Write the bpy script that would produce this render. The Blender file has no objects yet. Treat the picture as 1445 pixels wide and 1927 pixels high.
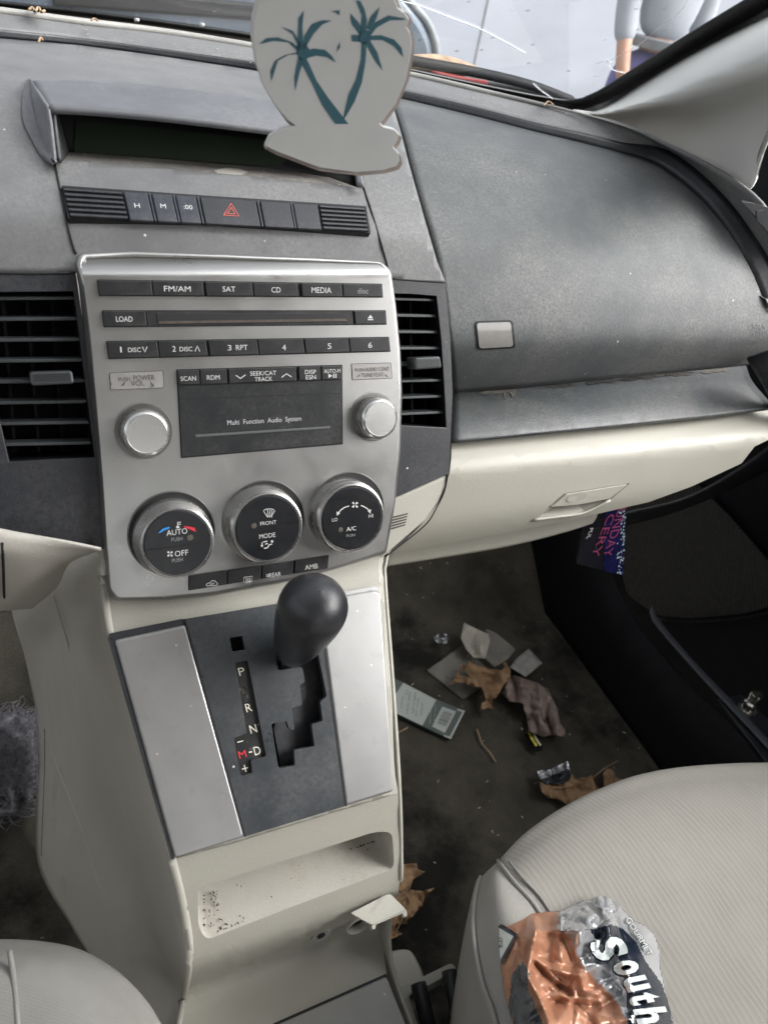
import bpy, bmesh, math, random
from mathutils import Vector, Matrix, noise
random.seed(7)
scene = bpy.context.scene
COL = scene.collection
# ---------------------------------------------------------------- camera
PW, PH, FPX = 1445.0, 1927.0, 1430.0
CAMZ = 0.95
def _n(v): return v.normalized()
_X = _n(Vector((3716-PW/2, 599-PH/2, FPX)))
_D = Vector((8, 6130, FPX)); _D = _n(_D - _X*_D.dot(_X))
_N = _D.cross(_X)
if _N.z > 0: _N = -_N
_a = math.radians(25)
_Y = -math.sin(_a)*_D - math.cos(_a)*_N
_Z = -math.cos(_a)*_D + math.sin(_a)*_N
ROT = Matrix((_X, _Y, _Z))           # camera (x right, y down, z ahead) -> world
cam_d = bpy.data.cameras.new('camera'); cam = bpy.data.objects.new('camera', cam_d); COL.objects.link(cam)
cam_d.sensor_fit = 'HORIZONTAL'; cam_d.sensor_width = 36; cam_d.lens = FPX/PW*36
cam_d.clip_start = 0.02; cam_d.clip_end = 500
cam_d.dof.use_dof = True; cam_d.dof.focus_distance = 0.60; cam_d.dof.aperture_fstop = 15
r_, u_, b_ = ROT.col[0], -ROT.col[1], -ROT.col[2]
cam.matrix_world = Matrix(((r_.x,u_.x,b_.x,0),(r_.y,u_.y,b_.y,0),(r_.z,u_.z,b_.z,CAMZ),(0,0,0,1)))
scene.camera = cam
# ---------------------------------------------------------------- light
SUN_EL, SUN_AZ = math.radians(43), math.radians(118)     # azimuth from +Y towards +X
world = bpy.data.worlds.new('World'); scene.world = world; world.use_nodes = True
wn = world.node_tree.nodes; wl = world.node_tree.links
bg = wn['Background']; sky = wn.new('ShaderNodeTexSky'); sky.sky_type = 'NISHITA'; sky.sun_disc = False
sky.sun_elevation = SUN_EL; sky.sun_rotation = SUN_AZ; sky.air_density = 1.0; sky.dust_density = 5.0; sky.ozone_density = 1.0
hs = wn.new('ShaderNodeHueSaturation'); hs.inputs['Saturation'].default_value = 0.14
wl.new(sky.outputs[0], hs.inputs['Color']); wl.new(hs.outputs[0], bg.inputs[0]); bg.inputs[1].default_value = 0.15
sun_d = bpy.data.lights.new('sun', 'SUN'); sun_d.energy = 1.1; sun_d.angle = math.radians(55); sun_d.color = (1, .98, .96)
sun = bpy.data.objects.new('sun', sun_d); COL.objects.link(sun)
sdir = Vector((math.cos(SUN_EL)*math.sin(SUN_AZ), math.cos(SUN_EL)*math.cos(SUN_AZ), math.sin(SUN_EL)))
sun.rotation_euler = sdir.to_track_quat('Z', 'Y').to_euler()
vs = scene.view_settings; scene.display_settings.display_device = 'sRGB'
vs.view_transform = 'Standard'; vs.look = 'None'; vs.exposure = 1.55; vs.gamma = 1.0; vs.use_curve_mapping = False
# ---------------------------------------------------------------- geometry helpers
def ray(px, py): return ROT @ Vector((px-PW/2, py-PH/2, FPX))
O3 = Vector((0, 0, CAMZ))
def HZ(px, py, z): d = ray(px, py); return d*(z/d.z) + O3           # z relative to the lens height
def HY(px, py, y): d = ray(px, py); return d*(y/d.y) + O3
def HX(px, py, x): d = ray(px, py); return d*(x/d.x) + O3
class Frame:
    """a plane in the car: point p, axes U, V, normal N (relative to lens height)"""
    def __init__(s, p, U, V):
        s.p = Vector(p) + O3; s.U = Vector(U).normalized(); s.V = Vector(V)
        s.V = (s.V - s.U*s.V.dot(s.U)).normalized(); s.N = s.U.cross(s.V)
    def uv(s, px, py, n=0.0):
        d = ray(px, py); q = s.p + s.N*n
        t = (q-O3).dot(s.N)/d.dot(s.N); w = O3 + d*t - s.p
        return w.dot(s.U), w.dot(s.V)
    def at(s, u, v, n=0.0): return s.p + s.U*u + s.V*v + s.N*n
    def P(s, px, py, n=0.0): u, v = s.uv(px, py, n); return s.at(u, v, n)
class Prof:
    """a surface running along X with section (y,z); maps a pixel onto it"""
    def __init__(s, pts):
        s.p = [Vector((y, z)) for y, z in smooth2(pts)]
        s.a = [math.atan2(-q.y, q.x) for q in s.p]
    def __call__(s, px, py, n=0.0):
        d = ray(px, py); a = math.atan2(-d.z, d.y)
        k = 0
        while k < len(s.a)-2 and a > s.a[k+1]: k += 1
        p, q = s.p[k], s.p[k+1]; e = q-p
        # solve (d.y,d.z)*t = p + e*w
        det = d.y*(-e.y) - d.z*(-e.x)
        t = (p.x*(-e.y) - p.y*(-e.x))/det
        return O3 + d*t
def smooth2(pts, it=2):
    pts = [Vector(p) for p in pts]
    for _ in range(it):
        o = [pts[0]]
        for i in range(len(pts)-1):
            a, b = pts[i], pts[i+1]
            o.append(a*.8+b*.2 if i else a.lerp(b, .2)); o.append(a.lerp(b, .8))
        o.append(pts[-1]); pts = o
    return [(p.x, p.y) for p in pts]
def cat(P, m):
    """catmull-rom resample of a point list (any dimension) to m points by arc length"""
    P = [Vector(p) for p in P]
    if len(P) == 2: return [P[0].lerp(P[1], i/(m-1)) for i in range(m)]
    E = [P[0]*2-P[1]] + P + [P[-1]*2-P[-2]]; D = []
    for i in range(1, len(E)-2):
        for k in range(12):
            t = k/12; a, b, c, d = E[i-1], E[i], E[i+1], E[i+2]
            D.append(.5*((2*b)+(c-a)*t+(2*a-5*b+4*c-d)*t*t+(3*b-a-3*c+d)*t**3))
    D.append(P[-1]); return lin(D, m)
def lin(D, m):
    D = [Vector(p) for p in D]; L = [0]
    for i in range(len(D)-1): L.append(L[-1]+(D[i+1]-D[i]).length)
    o = []; k = 0
    for i in range(m):
        s = L[-1]*i/(m-1)
        while k < len(L)-2 and s > L[k+1]: k += 1
        w = (s-L[k])/max(L[k+1]-L[k], 1e-12); o.append(D[k].lerp(D[k+1], min(max(w, 0), 1)))
    return o
WORLD = {}
def place(o, verts, parent):
    pw = WORLD[parent.name] if parent else Vector((0, 0, 0))
    if parent: o.parent = parent
    return pw
def mk(name, verts, faces, mat, parent=None, smooth=False, bevel=0, seg=2, solid=0, subsurf=0, mats=None, fm=None, offset=-1):
    verts = [Vector(v) for v in verts]
    lo = Vector([min(v[i] for v in verts) for i in range(3)]); hi = Vector([max(v[i] for v in verts) for i in range(3)])
    c = (lo+hi)/2; c.z = lo.z
    me = bpy.data.meshes.new(name); me.from_pydata([v-c for v in verts], [], faces)
    if mats:
        for m in mats: me.materials.append(m)
        for p, k in zip(me.polygons, fm): p.material_index = k
    else: me.materials.append(mat)
    me.validate(); me.update()
    if smooth:
        for p in me.polygons: p.use_smooth = True
    o = bpy.data.objects.new(name, me); COL.objects.link(o)
    o.location = c - place(o, None, parent); WORLD[o.name] = c
    if solid:
        s = o.modifiers.new('solid', 'SOLIDIFY'); s.thickness = solid; s.offset = offset
    if subsurf:
        s = o.modifiers.new('sub', 'SUBSURF'); s.levels = subsurf; s.render_levels = subsurf
    if bevel:
        b = o.modifiers.new('bevel', 'BEVEL'); b.width = bevel; b.segments = seg; b.limit_method = 'ANGLE'; b.angle_limit = math.radians(40)
    return o
def mkbm(name, bm, mat, parent=None, **k):
    bm.verts.index_update(); bm.verts.ensure_lookup_table()
    v = [x.co.copy() for x in bm.verts]; f = [[x.index for x in q.verts] for q in bm.faces]
    fm = [q.material_index for q in bm.faces]; bm.free()
    if k.get('mats'): k['fm'] = fm
    return mk(name, v, f, mat, parent, **k)
def thing(name, label, cat_, loc, group=None):
    o = bpy.data.objects.new(name, None); COL.objects.link(o); o.empty_display_size = .03
    o.location = Vector(loc) + O3; WORLD[o.name] = o.location.copy()
    o['label'] = label; o['category'] = cat_
    if group: o['group'] = group
    return o
def tag(o, label, cat_, group=None):
    o['label'] = label; o['category'] = cat_
    if group: o['group'] = group
    return o
def roundpoly(P, r, seg=4):
    """round the corners of a 2-D polygon"""
    P = [Vector(p) for p in P]; o = []; n = len(P)
    for i in range(n):
        a, b, c = P[i-1], P[i], P[(i+1) % n]
        ra = min(r, (a-b).length*.45, (c-b).length*.45)
        s, e = b+(a-b).normalized()*ra, b+(c-b).normalized()*ra
        for k in range(seg+1):
            t = k/seg; o.append(s*(1-t)**2+b*2*t*(1-t)+e*t*t)
    return o
def ccw(P):
    A = sum(P[i-1][0]*P[i][1]-P[i][0]*P[i-1][1] for i in range(len(P)))
    return list(P) if A > 0 else list(reversed(P))
def prism(name, fr, poly, n0, n1, mat, parent, px=True, rnd=0, bevel=0, smooth=False, taper=0, seg=2):
    """poly in pixels (seen on the plane at n1) or in uv, extruded from n0 to n1"""
    P = [Vector(fr.uv(x, y, n1)) for x, y in poly] if px else [Vector(p) for p in poly]
    P = ccw(P)
    if rnd: P = roundpoly(P, rnd)
    c = sum(P, Vector((0, 0)))/len(P); m = len(P)
    v = [fr.at(*(p+(p-c).normalized()*taper), n0) for p in P] + [fr.at(p.x, p.y, n1) for p in P]
    f = [list(range(m))[::-1], list(range(m, 2*m))] + [[i, (i+1) % m, m+(i+1) % m, m+i] for i in range(m)]
    return mk(name, v, f, mat, parent, bevel=bevel, smooth=smooth, seg=seg)
def lathe(name, fr, c, rows, mat, parent, seg=56, px=True, smooth=True, mats=None, mrow=None, cap=True):
    """rows: (radius, n). c in pixels on n=0"""
    u0, v0 = fr.uv(*c) if px else c
    v = []; f = []; fm = []
    for r, n in rows:
        for k in range(seg):
            a = 2*math.pi*k/seg; v.append(fr.at(u0+r*math.cos(a), v0+r*math.sin(a), n))
    for i in range(len(rows)-1):
        for k in range(seg):
            f.append([i*seg+k, i*seg+(k+1) % seg, (i+1)*seg+(k+1) % seg, (i+1)*seg+k]); fm.append(mrow[i] if mrow else 0)
    if cap: f.append([(len(rows)-1)*seg+k for k in range(seg)]); fm.append(mrow[-1] if mrow else 0)
    o = mk(name, v, f, mat, parent, smooth=False, mats=mats, fm=fm)
    for p in o.data.polygons:
        if len(p.vertices) == 4: p.use_smooth = True
    try:
        m = o.modifiers.new('edge', 'EDGE_SPLIT'); m.split_angle = math.radians(35)
    except Exception: pass
    return o
def patch(name, rows, mp, mat, parent, nu=24, nv=12, curve=True, **k):
    """rows: pixel polylines top to bottom (left to right), mapped with mp(px,py)"""
    R = [cat(r, nu) if curve else lin(r, nu) for r in rows]
    cols = [(cat if len(rows) > 2 else lin)([r[i] for r in R], nv) for i in range(nu)]
    v = [mp(cols[i][j].x, cols[i][j].y) for j in range(nv) for i in range(nu)]
    return grid(name, v, nu, nv, mat, parent, **k)
def patch3(name, rows, mat, parent, nu=24, nv=12, lin_=False, **k):
    R = [lin(r, nu) if lin_ else cat(r, nu) for r in rows]
    cols = [(cat if len(rows) > 2 else lin)([r[i] for r in R], nv) for i in range(nu)]
    v = [cols[i][j] for j in range(nv) for i in range(nu)]
    return grid(name, v, nu, nv, mat, parent, **k)
def grid(name, v, nu, nv, mat, parent, disp=None, **k):
    f = [[j*nu+i, (j+1)*nu+i, (j+1)*nu+i+1, j*nu+i+1] for j in range(nv-1) for i in range(nu-1)]
    if disp: v = [disp(p) for p in v]
    k.setdefault('smooth', True); k.setdefault('solid', .003)
    return mk(name, v, f, mat, parent, **k)
def ring(name, outer, inner, mat, parent, closed=True, **k):
    """outer and inner: equal numbers of 3-D points"""
    m = len(outer); v = list(outer)+list(inner)
    f = [[i, (i+1) % m, m+(i+1) % m, m+i] for i in range(m if closed else m-1)]
    k.setdefault('solid', .003)
    # face the camera
    a, b, c = v[f[0][0]], v[f[0][1]], v[f[0][2]]
    if (b-a).cross(c-b).dot(O3-a) < 0: f = [q[::-1] for q in f]
    return mk(name, v, f, mat, parent, **k)
def sheet(name, poly, mp, step, mat, parent=None, mats=None, pick=None, **k):
    """pixel polygon cut into a grid and mapped through mp"""
    bm = bmesh.new(); vs_ = [bm.verts.new((x, y, 0)) for x, y in poly]; bm.faces.new(vs_)
    xs = [p[0] for p in poly]; ys = [p[1] for p in poly]
    for ax, lo, hi in ((0, min(xs), max(xs)), (1, min(ys), max(ys))):
        t = lo+step
        while t < hi:
            co = (t, 0, 0) if ax == 0 else (0, t, 0); no = (1, 0, 0) if ax == 0 else (0, 1, 0)
            bmesh.ops.bisect_plane(bm, geom=bm.verts[:]+bm.edges[:]+bm.faces[:], plane_co=co, plane_no=no, dist=1e-5)
            t += step
    bmesh.ops.triangulate(bm, faces=bm.faces[:])
    if pick:
        for f in bm.faces: c = f.calc_center_median(); f.material_index = pick(c.x, c.y)
    for v in bm.verts: v.co = mp(v.co.x, v.co.y)
    facing(bm)
    return mkbm(name, bm, mat, parent, mats=mats, **k)
def tube(name, pts, r, mat, parent=None, seg=8, res=None, taper=None):
    P = cat(pts, res or max(len(pts)*4, 6)) if len(pts) > 2 else [Vector(p) for p in pts]
    v = []; f = []; up = Vector((.13, .21, .97))
    for i, p in enumerate(P):
        t = (P[min(i+1, len(P)-1)]-P[max(i-1, 0)]).normalized(); a = t.cross(up).normalized(); b = t.cross(a)
        rr = r*(taper(i/(len(P)-1)) if taper else 1)
        for k in range(seg):
            w = 2*math.pi*k/seg; v.append(p+a*rr*math.cos(w)+b*rr*math.sin(w))
    for i in range(len(P)-1):
        for k in range(seg): f.append([i*seg+k, i*seg+(k+1) % seg, (i+1)*seg+(k+1) % seg, (i+1)*seg+k])
    f.append(list(range(seg))[::-1]); f.append([(len(P)-1)*seg+k for k in range(seg)])
    return mk(name, v, f, mat, parent, smooth=True)
def box(name, lo, hi, mat, parent=None, bevel=.002):
    x0, y0, z0 = lo; x1, y1, z1 = hi; z0 += CAMZ; z1 += CAMZ
    v = [(x, y, z) for z in (z0, z1) for x, y in ((x0, y0), (x1, y0), (x1, y1), (x0, y1))]
    return mk(name, v, [[3, 2, 1, 0], [4, 5, 6, 7], [0, 1, 5, 4], [1, 2, 6, 5], [2, 3, 7, 6], [3, 0, 4, 7]], mat, parent, bevel=bevel)
def facing(bm):
    bmesh.ops.recalc_face_normals(bm, faces=bm.faces[:]); bm.normal_update()
    if sum(f.normal.dot((O3-f.calc_center_median()).normalized())*f.calc_area() for f in bm.faces) < 0:
        for f in bm.faces: f.normal_flip()
_tc = {}
def glyphs(s, bold=0.0, spacing=1.0):
    bold = 0.0 if bold < .03 else bold
    key = (s, bold, spacing)
    if key not in _tc:
        cu = bpy.data.curves.new('t', 'FONT'); cu.body = s; cu.size = 1; cu.offset = bold; cu.space_character = spacing; cu.resolution_u = 3; cu.fill_mode = 'BOTH'
        cu.align_x = 'CENTER'; cu.space_line = .85
        o = bpy.data.objects.new('t', cu); COL.objects.link(o); bpy.context.view_layer.update()
        me = bpy.data.meshes.new_from_object(o.evaluated_get(bpy.context.evaluated_depsgraph_get()))
        V = [v.co.copy() for v in me.vertices]; F = [list(p.vertices) for p in me.polygons]
        bpy.data.objects.remove(o); bpy.data.curves.remove(cu); bpy.data.meshes.remove(me)
        x0, x1 = min(v.x for v in V), max(v.x for v in V); y0, y1 = min(v.y for v in V), max(v.y for v in V)
        V = [((v.x-(x0+x1)/2)/(x1-x0), (v.y-(y0+y1)/2)/(y1-y0)) for v in V]
        _tc[key] = (V, F)
    return _tc[key]
def text(fr, s, cx, cy, w, h, mat, parent, n=.0002, rot=0, bold=.0, name='legend', shear=0, mp=None, spacing=1.0):
    """centre and size in pixels. w along the line of writing, h its height"""
    V, F = glyphs(s, bold, spacing)
    if mp:
        ca, sa = math.cos(rot), math.sin(rot); v = []
        for x, y in V:
            X_, Y_ = (x+shear*y*h/w)*w, -y*h
            v.append(mp(cx+X_*ca-Y_*sa, cy+X_*sa+Y_*ca))
        return mk(name, v, F, mat, parent)
    u0, v0 = fr.uv(cx, cy, n); a = fr.uv(cx+5, cy, n); b = fr.uv(cx, cy+5, n)
    su = math.hypot(a[0]-u0, a[1]-v0)/5; sv = math.hypot(b[0]-u0, b[1]-v0)/5
    W_, H_ = w*su, h*sv
    if abs(math.sin(rot)) > .7: W_, H_ = w*sv, h*su
    ca, sa = math.cos(rot), math.sin(rot)
    v = []
    for x, y in V:
        x_, y_ = (x*W_+shear*y*H_), y*H_
        v.append(fr.at(u0+x_*ca-y_*sa, v0+x_*sa+y_*ca, n))
    return mk(name, v, F, mat, parent)
def strokes(name, fr, lines, w, mat, parent, n=.0002):
    """lines: pixel polylines drawn as ribbons w pixels wide, one mesh"""
    v = []; f = []
    for L in lines:
        P = [Vector(p) for p in L]
        if len(P) == 1 or w is None: continue
        s = len(v)
        for i, p in enumerate(P):
            t = (P[min(i+1, len(P)-1)]-P[max(i-1, 0)]).normalized(); q = Vector((-t.y, t.x))*w/2
            v += [fr.P(*(p+q), n), fr.P(*(p-q), n)]
        for i in range(len(P)-1): f.append([s+2*i, s+2*i+1, s+2*i+3, s+2*i+2])
    return mk(name, v, f, mat, parent)
def shapes(name, fr, polys, mat, parent, n=.0002):
    v = []; f = []
    for P in polys:
        s = len(v); v += [fr.P(x, y, n) for x, y in P]; f.append(list(range(s, s+len(P))))
    return mk(name, v, f, mat, parent)
# ---------------------------------------------------------------- materials
def srgb(r, g, b): return tuple((c/255/12.92 if c/255 <= .04045 else ((c/255+.055)/1.055)**2.4) for c in (r, g, b))
def M(name, col, rough=.5, metal=0.0, var=.12, vs=25, bump=.0, bs=900, dust=0.0, dcol=(.33, .31, .28), ds=14, specks=0.0, aniso=None, spec=.5, stain=None, rvar=.1, coat=0, bdist=.0006, df=14):
    m = bpy.data.materials.new(name); m.use_nodes = True; nt = m.node_tree; N = nt.nodes; L = nt.links
    b = N['Principled BSDF']; b.inputs['Roughness'].default_value = rough; b.inputs['Metallic'].default_value = metal
    b.inputs['Specular IOR Level'].default_value = spec
    if coat: b.inputs['Coat Weight'].default_value = coat; b.inputs['Coat Roughness'].default_value = .1
    tc = N.new('ShaderNodeTexCoord'); src = tc.outputs['Object']
    def noi(scale, detail=4, rough_=.6, vec=None):
        t = N.new('ShaderNodeTexNoise'); t.inputs['Scale'].default_value = scale; t.inputs['Detail'].default_value = detail; t.inputs['Roughness'].default_value = rough_
        L.new(vec or src, t.inputs['Vector']); return t.outputs['Fac']
    def ramp(fac, a, c, ca=(0, 0, 0, 1), cc=(1, 1, 1, 1)):
        r = N.new('ShaderNodeValToRGB'); r.color_ramp.elements[0].position = a; r.color_ramp.elements[1].position = c
        r.color_ramp.elements[0].color = ca; r.color_ramp.elements[1].color = cc; L.new(fac, r.inputs[0]); return r.outputs[0]
    def mix(fac, A, B):
        x = N.new('ShaderNodeMix'); x.data_type = 'RGBA'
        if isinstance(fac, float): x.inputs[0].default_value = fac
        else: L.new(fac, x.inputs[0])
        for s_, k in ((A, 6), (B, 7)):
            if isinstance(s_, tuple): x.inputs[k].default_value = (*s_[:3], 1)
            else: L.new(s_, x.inputs[k])
        return x.outputs[2]
    def mul(a, c):
        x = N.new('ShaderNodeMath'); x.operation = 'MULTIPLY'; L.new(a, x.inputs[0])
        if isinstance(c, (int, float)): x.inputs[1].default_value = c
        else: L.new(c, x.inputs[1])
        return x.outputs[0]
    c = mix(ramp(noi(vs), .3, .7), tuple(q*(1-var) for q in col), tuple(min(1, q*(1+var)) for q in col))
    if dust:
        d = mul(mul(ramp(noi(ds, 8, .7), .38, .72), ramp(noi(ds*df, 3, .8), .32, .68)), float(dust)); c = mix(d, c, dcol)
    if stain:
        sc, th, scol, amt = stain; d = mul(ramp(noi(sc, 6, .65), th, th+.12), float(amt)); c = mix(d, c, scol)
    if specks:
        vo = N.new('ShaderNodeTexVoronoi'); vo.inputs['Scale'].default_value = 160; L.new(src, vo.inputs['Vector'])
        wn_ = N.new('ShaderNodeTexWhiteNoise'); L.new(vo.outputs['Position'], wn_.inputs[0])
        a1 = ramp(vo.outputs['Distance'], .10, .16, (1, 1, 1, 1), (0, 0, 0, 1)); a2 = ramp(wn_.outputs[0], 1-specks-.01, 1-specks)
        c = mix(mul(a1, a2), c, (.6, .58, .55))
    L.new(c, b.inputs['Base Color'])
    r = mix(ramp(noi(vs*1.7, 6), .3, .7), (max(rough-rvar, .03),)*3, (min(rough+rvar, 1),)*3); L.new(r, b.inputs['Roughness'])
    if bump:
        bn = N.new('ShaderNodeBump'); bn.inputs['Strength'].default_value = bump; bn.inputs['Distance'].default_value = bdist
        if aniso:
            mp_ = N.new('ShaderNodeMapping'); mp_.inputs['Scale'].default_value = aniso; L.new(src, mp_.inputs[0]); L.new(noi(bs, 3, .6, mp_.outputs[0]), bn.inputs['Height'])
        else:
            L.new(noi(bs, 2, .5), bn.inputs['Height'])
        L.new(bn.outputs[0], b.inputs['Normal'])
    m['b'] = 1
    return m
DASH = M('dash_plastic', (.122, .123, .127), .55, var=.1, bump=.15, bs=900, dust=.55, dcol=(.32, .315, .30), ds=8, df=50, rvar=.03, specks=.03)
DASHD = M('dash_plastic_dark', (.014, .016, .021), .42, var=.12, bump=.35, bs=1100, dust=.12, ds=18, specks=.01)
VENTP = M('vent_plastic', (.005, .0055, .0065), .7, var=.15, spec=.15)
BEIGE = M('beige_plastic', (.35, .34, .295), .5, var=.035, vs=9, bump=.25, bs=520, rvar=.05, bdist=.0006, dust=.10, dcol=(.3, .27, .22), ds=12)
BEIGEG = M('grey_beige_plastic', (.295, .288, .268), .5, var=.05, vs=7, bump=.35, bs=500, rvar=.05, bdist=.0006, dust=.25, dcol=(.25, .235, .21), ds=9)
SILVER = M('silver_plastic', (.34, .34, .335), .34, metal=.85, var=.06, vs=20, bump=.12, bs=300, aniso=(.25, 6, 6), dust=.4, dcol=(.27, .255, .235), ds=10, df=45, rvar=.07)
SILVP = M('silver_panel', (.335, .335, .335), .36, metal=.65, var=.03, vs=30, bump=.05, bs=900, dust=.18, dcol=(.42, .41, .39), ds=60, specks=.03, rvar=.04, df=30, stain=(90, .56, (.22, .22, .215), .22))
SILVK = M('silver_knob', (.55, .545, .535), .27, metal=.9, var=.02, vs=20, rvar=.02)
BLACK = M('black_gap', (.006, .006, .007), .6, var=0, rvar=0)
BTN = M('button_plastic', (.014, .015, .017), .42, spec=.35, var=.15, vs=80, bump=.12, bs=1500, dust=.15, ds=60)
BTNB = M('button_blue_black', (.024, .028, .040), .5, spec=.35, var=.12, vs=60, dust=.25, ds=60)
WHITE = M('legend_white', (.58, .58, .57), .5, var=.0, rvar=0)
LGREY = M('legend_grey', (.25, .25, .26), .5, var=0, rvar=0)
RED = M('legend_red', (.60, .03, .05), .5, var=0, rvar=0)
ORANGE = M('legend_orange_red', (.75, .13, .09), .5, var=0, rvar=0)
BLUE = M('legend_blue', (.03, .25, .62), .5, var=0, rvar=0)
def sheet2(name, outer, holes, mp, step, mat, parent=None, **k):
    bm = bmesh.new(); ed = []
    for loop in [outer]+holes:
        v = [bm.verts.new((x, y, 0)) for x, y in loop]
        ed += [bm.edges.new((v[i-1], v[i])) for i in range(len(v))]
    bmesh.ops.triangle_fill(bm, edges=ed, use_beauty=True)
    if step:
        xs = [p[0] for p in outer]; ys = [p[1] for p in outer]
        for ax, lo, hi in ((0, min(xs), max(xs)), (1, min(ys), max(ys))):
            t = lo+step
            while t < hi:
                bmesh.ops.bisect_plane(bm, geom=bm.verts[:]+bm.edges[:]+bm.faces[:], plane_co=(t, 0, 0) if ax == 0 else (0, t, 0), plane_no=(1, 0, 0) if ax == 0 else (0, 1, 0), dist=1e-5)
                t += step
    for v in bm.verts: v.co = mp(v.co.x, v.co.y)
    facing(bm)
    return mkbm(name, bm, mat, parent, **k)
def add_weave(m, scale, strength, rot=45, dist=.0008, kind='BANDS'):
    """fine crossed ribs on top of a material's bump"""
    nt = m.node_tree; N = nt.nodes; L = nt.links; b = N['Principled BSDF']
    tc = N.new('ShaderNodeTexCoord'); hs_ = []
    for a in (rot, -rot):
        mp = N.new('ShaderNodeMapping'); mp.inputs['Rotation'].default_value = (math.radians(65), 0, math.radians(a)) if kind == 'F' else (0, math.radians(a), math.radians(a))
        w = N.new('ShaderNodeTexWave'); w.inputs['Scale'].default_value = scale; w.inputs['Distortion'].default_value = .4
        L.new(tc.outputs['Object'], mp.inputs[0]); L.new(mp.outputs[0], w.inputs[0]); hs_.append(w.outputs['Fac'])
    x = N.new('ShaderNodeMath'); x.operation = 'MULTIPLY'; L.new(hs_[0], x.inputs[0]); L.new(hs_[1], x.inputs[1])
    bp = N.new('ShaderNodeBump'); bp.inputs['Strength'].default_value = strength; bp.inputs['Distance'].default_value = dist
    L.new(x.outputs[0], bp.inputs['Height'])
    old = [l for l in nt.links if l.to_socket == b.inputs['Normal']]
    if old: L.new(old[0].from_socket, bp.inputs['Normal'])
    L.new(bp.outputs[0], b.inputs['Normal'])
AIRB = M('airbag_grain', (.078, .084, .089), .55, var=.06, vs=300, bump=.35, bs=650, dust=.95, dcol=(.23, .225, .21), ds=7, df=60, specks=.012, rvar=.02, spec=.35, bdist=.0008)

# ---------------------------------------------------------------- sections
FACE = Frame((0, .488, -.173), (1, 0, 0), (0, .098, .209))
CEN = Prof([(.90, -.107), (.70, -.106), (.60, -.113), (.55, -.134), (.5276, -.1473), (.509, -.159), (.499, -.178), (.401, -.387)])
PADR = Prof([(.86, -.1075), (.72, -.1075), (.63, -.115), (.565, -.138), (.52, -.170), (.500, -.200), (.489, -.224), (.486, -.237), (.489, -.252), (.499, -.276), (.517, -.304)])
# ================================================================= DASHBOARD
dash = thing('dashboard', 'dusty dark grey dashboard with beige glovebox and passenger airbag panel', 'dashboard', (.3, .5, -.45))
groove_top = [(0, 54), (150, 70), (300, 90), (470, 114), (620, 140), (770, 172), (900, 202), (1000, 228), (1100, 250), (1170, 267), (1240, 276), (1290, 302), (1340, 345), (1380, 388), (1415, 437), (1450, 492), (1480, 560)]
pad_back = [(0, 71), (150, 84), (300, 104), (470, 130), (620, 158), (770, 188), (900, 219), (1000, 245), (1100, 269), (1170, 287), (1230, 304), (1270, 330), (1315, 367), (1352, 408), (1385, 456), (1418, 518), (1445, 590)]
base = [(0, 20), (150, 40), (300, 58), (470, 85), (620, 112), (770, 140), (900, 170), (1000, 192), (1060, 206), (1130, 224), (1190, 244), (1240, 268), (1290, 290), (1340, 315), (1385, 342), (1425, 375), (1460, 420)]
def lk(f, px, py): return f(px, py)
def padb(px, py): return PADR(px, py)
B3 = [padb(*p) for p in cat(pad_back, 60)]
G3 = [HY(a.x, a.y, b.y+.001) for a, b in zip(cat(groove_top, 60), B3)]
# extend to the left of the picture
def extl(L): return [L[0]+(L[0]-L[6]).normalized()*.3]+list(L)
ringz = [HZ(x, y, -.093) for x, y in cat(base, 60)]
for i, p in enumerate(ringz):
    if i > 36:
        w = (i-36)/23; g = G3[i]
        q = cat(base, 60)[i]; yy = ringz[36].y*(1-w)+(.50)*w
        ringz[i] = HY(q.x, q.y, max(yy, g.y+.015))
patch3('groove_wall', [extl(G3), extl(B3)], DASHD, dash, 90, 4, lin_=True)  # wall turned away from the sky; its shade is put into the darker plastic
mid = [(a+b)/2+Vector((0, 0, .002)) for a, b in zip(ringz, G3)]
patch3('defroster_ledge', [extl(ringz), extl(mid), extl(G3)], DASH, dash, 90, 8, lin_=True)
EDGE = M('pale_edge', (.30, .295, .28), .55, var=.1, vs=40, dust=.5, dcol=(.45, .42, .37), ds=30)
tube('ledge_lip', lin([p+Vector((0, -.006, .001)) for p in extl(ringz)[:-12]], 60), .003, EDGE, dash, res=80, taper=lambda t: 1 if t < .8 else max(.05, (1-t)/.2))
# airbag panel (right) -----------------------------------------------------
ab_left = [(735, 178), (762, 250), (778, 330), (805, 430), (830, 520), (842, 620), (850, 690), (853, 742)]
rows = []
tops = [p for p in pad_back if p[0] >= 770]
def abrow(x0, y0, pts): return [(x0, y0)]+pts
rows = [
 [(735, 180)]+tops[:-1]+[(1440, 575)],
 [(757, 240), (900, 270), (1050, 300), (1180, 330), (1290, 400), (1375, 480), (1452, 590)],
 [(785, 350), (900, 368), (1050, 392), (1180, 430), (1300, 490), (1390, 550), (1465, 610)],
 [(822, 480), (920, 488), (1050, 500), (1180, 520), (1300, 550), (1400, 585), (1475, 625)],
 [(840, 600), (920, 602), (1050, 600), (1180, 598), (1300, 600), (1400, 612), (1480, 635)],
 [(850, 690), (950, 684), (1050, 677), (1180, 668), (1300, 659), (1400, 652), (1485, 648)],
 [(853, 742), (950, 733), (1050, 723), (1180, 710), (1300, 698), (1400, 688), (1485, 676)],
]
patch('airbag_panel', rows, PADR, AIRB, dash, 60, 50, solid=.004)
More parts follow.
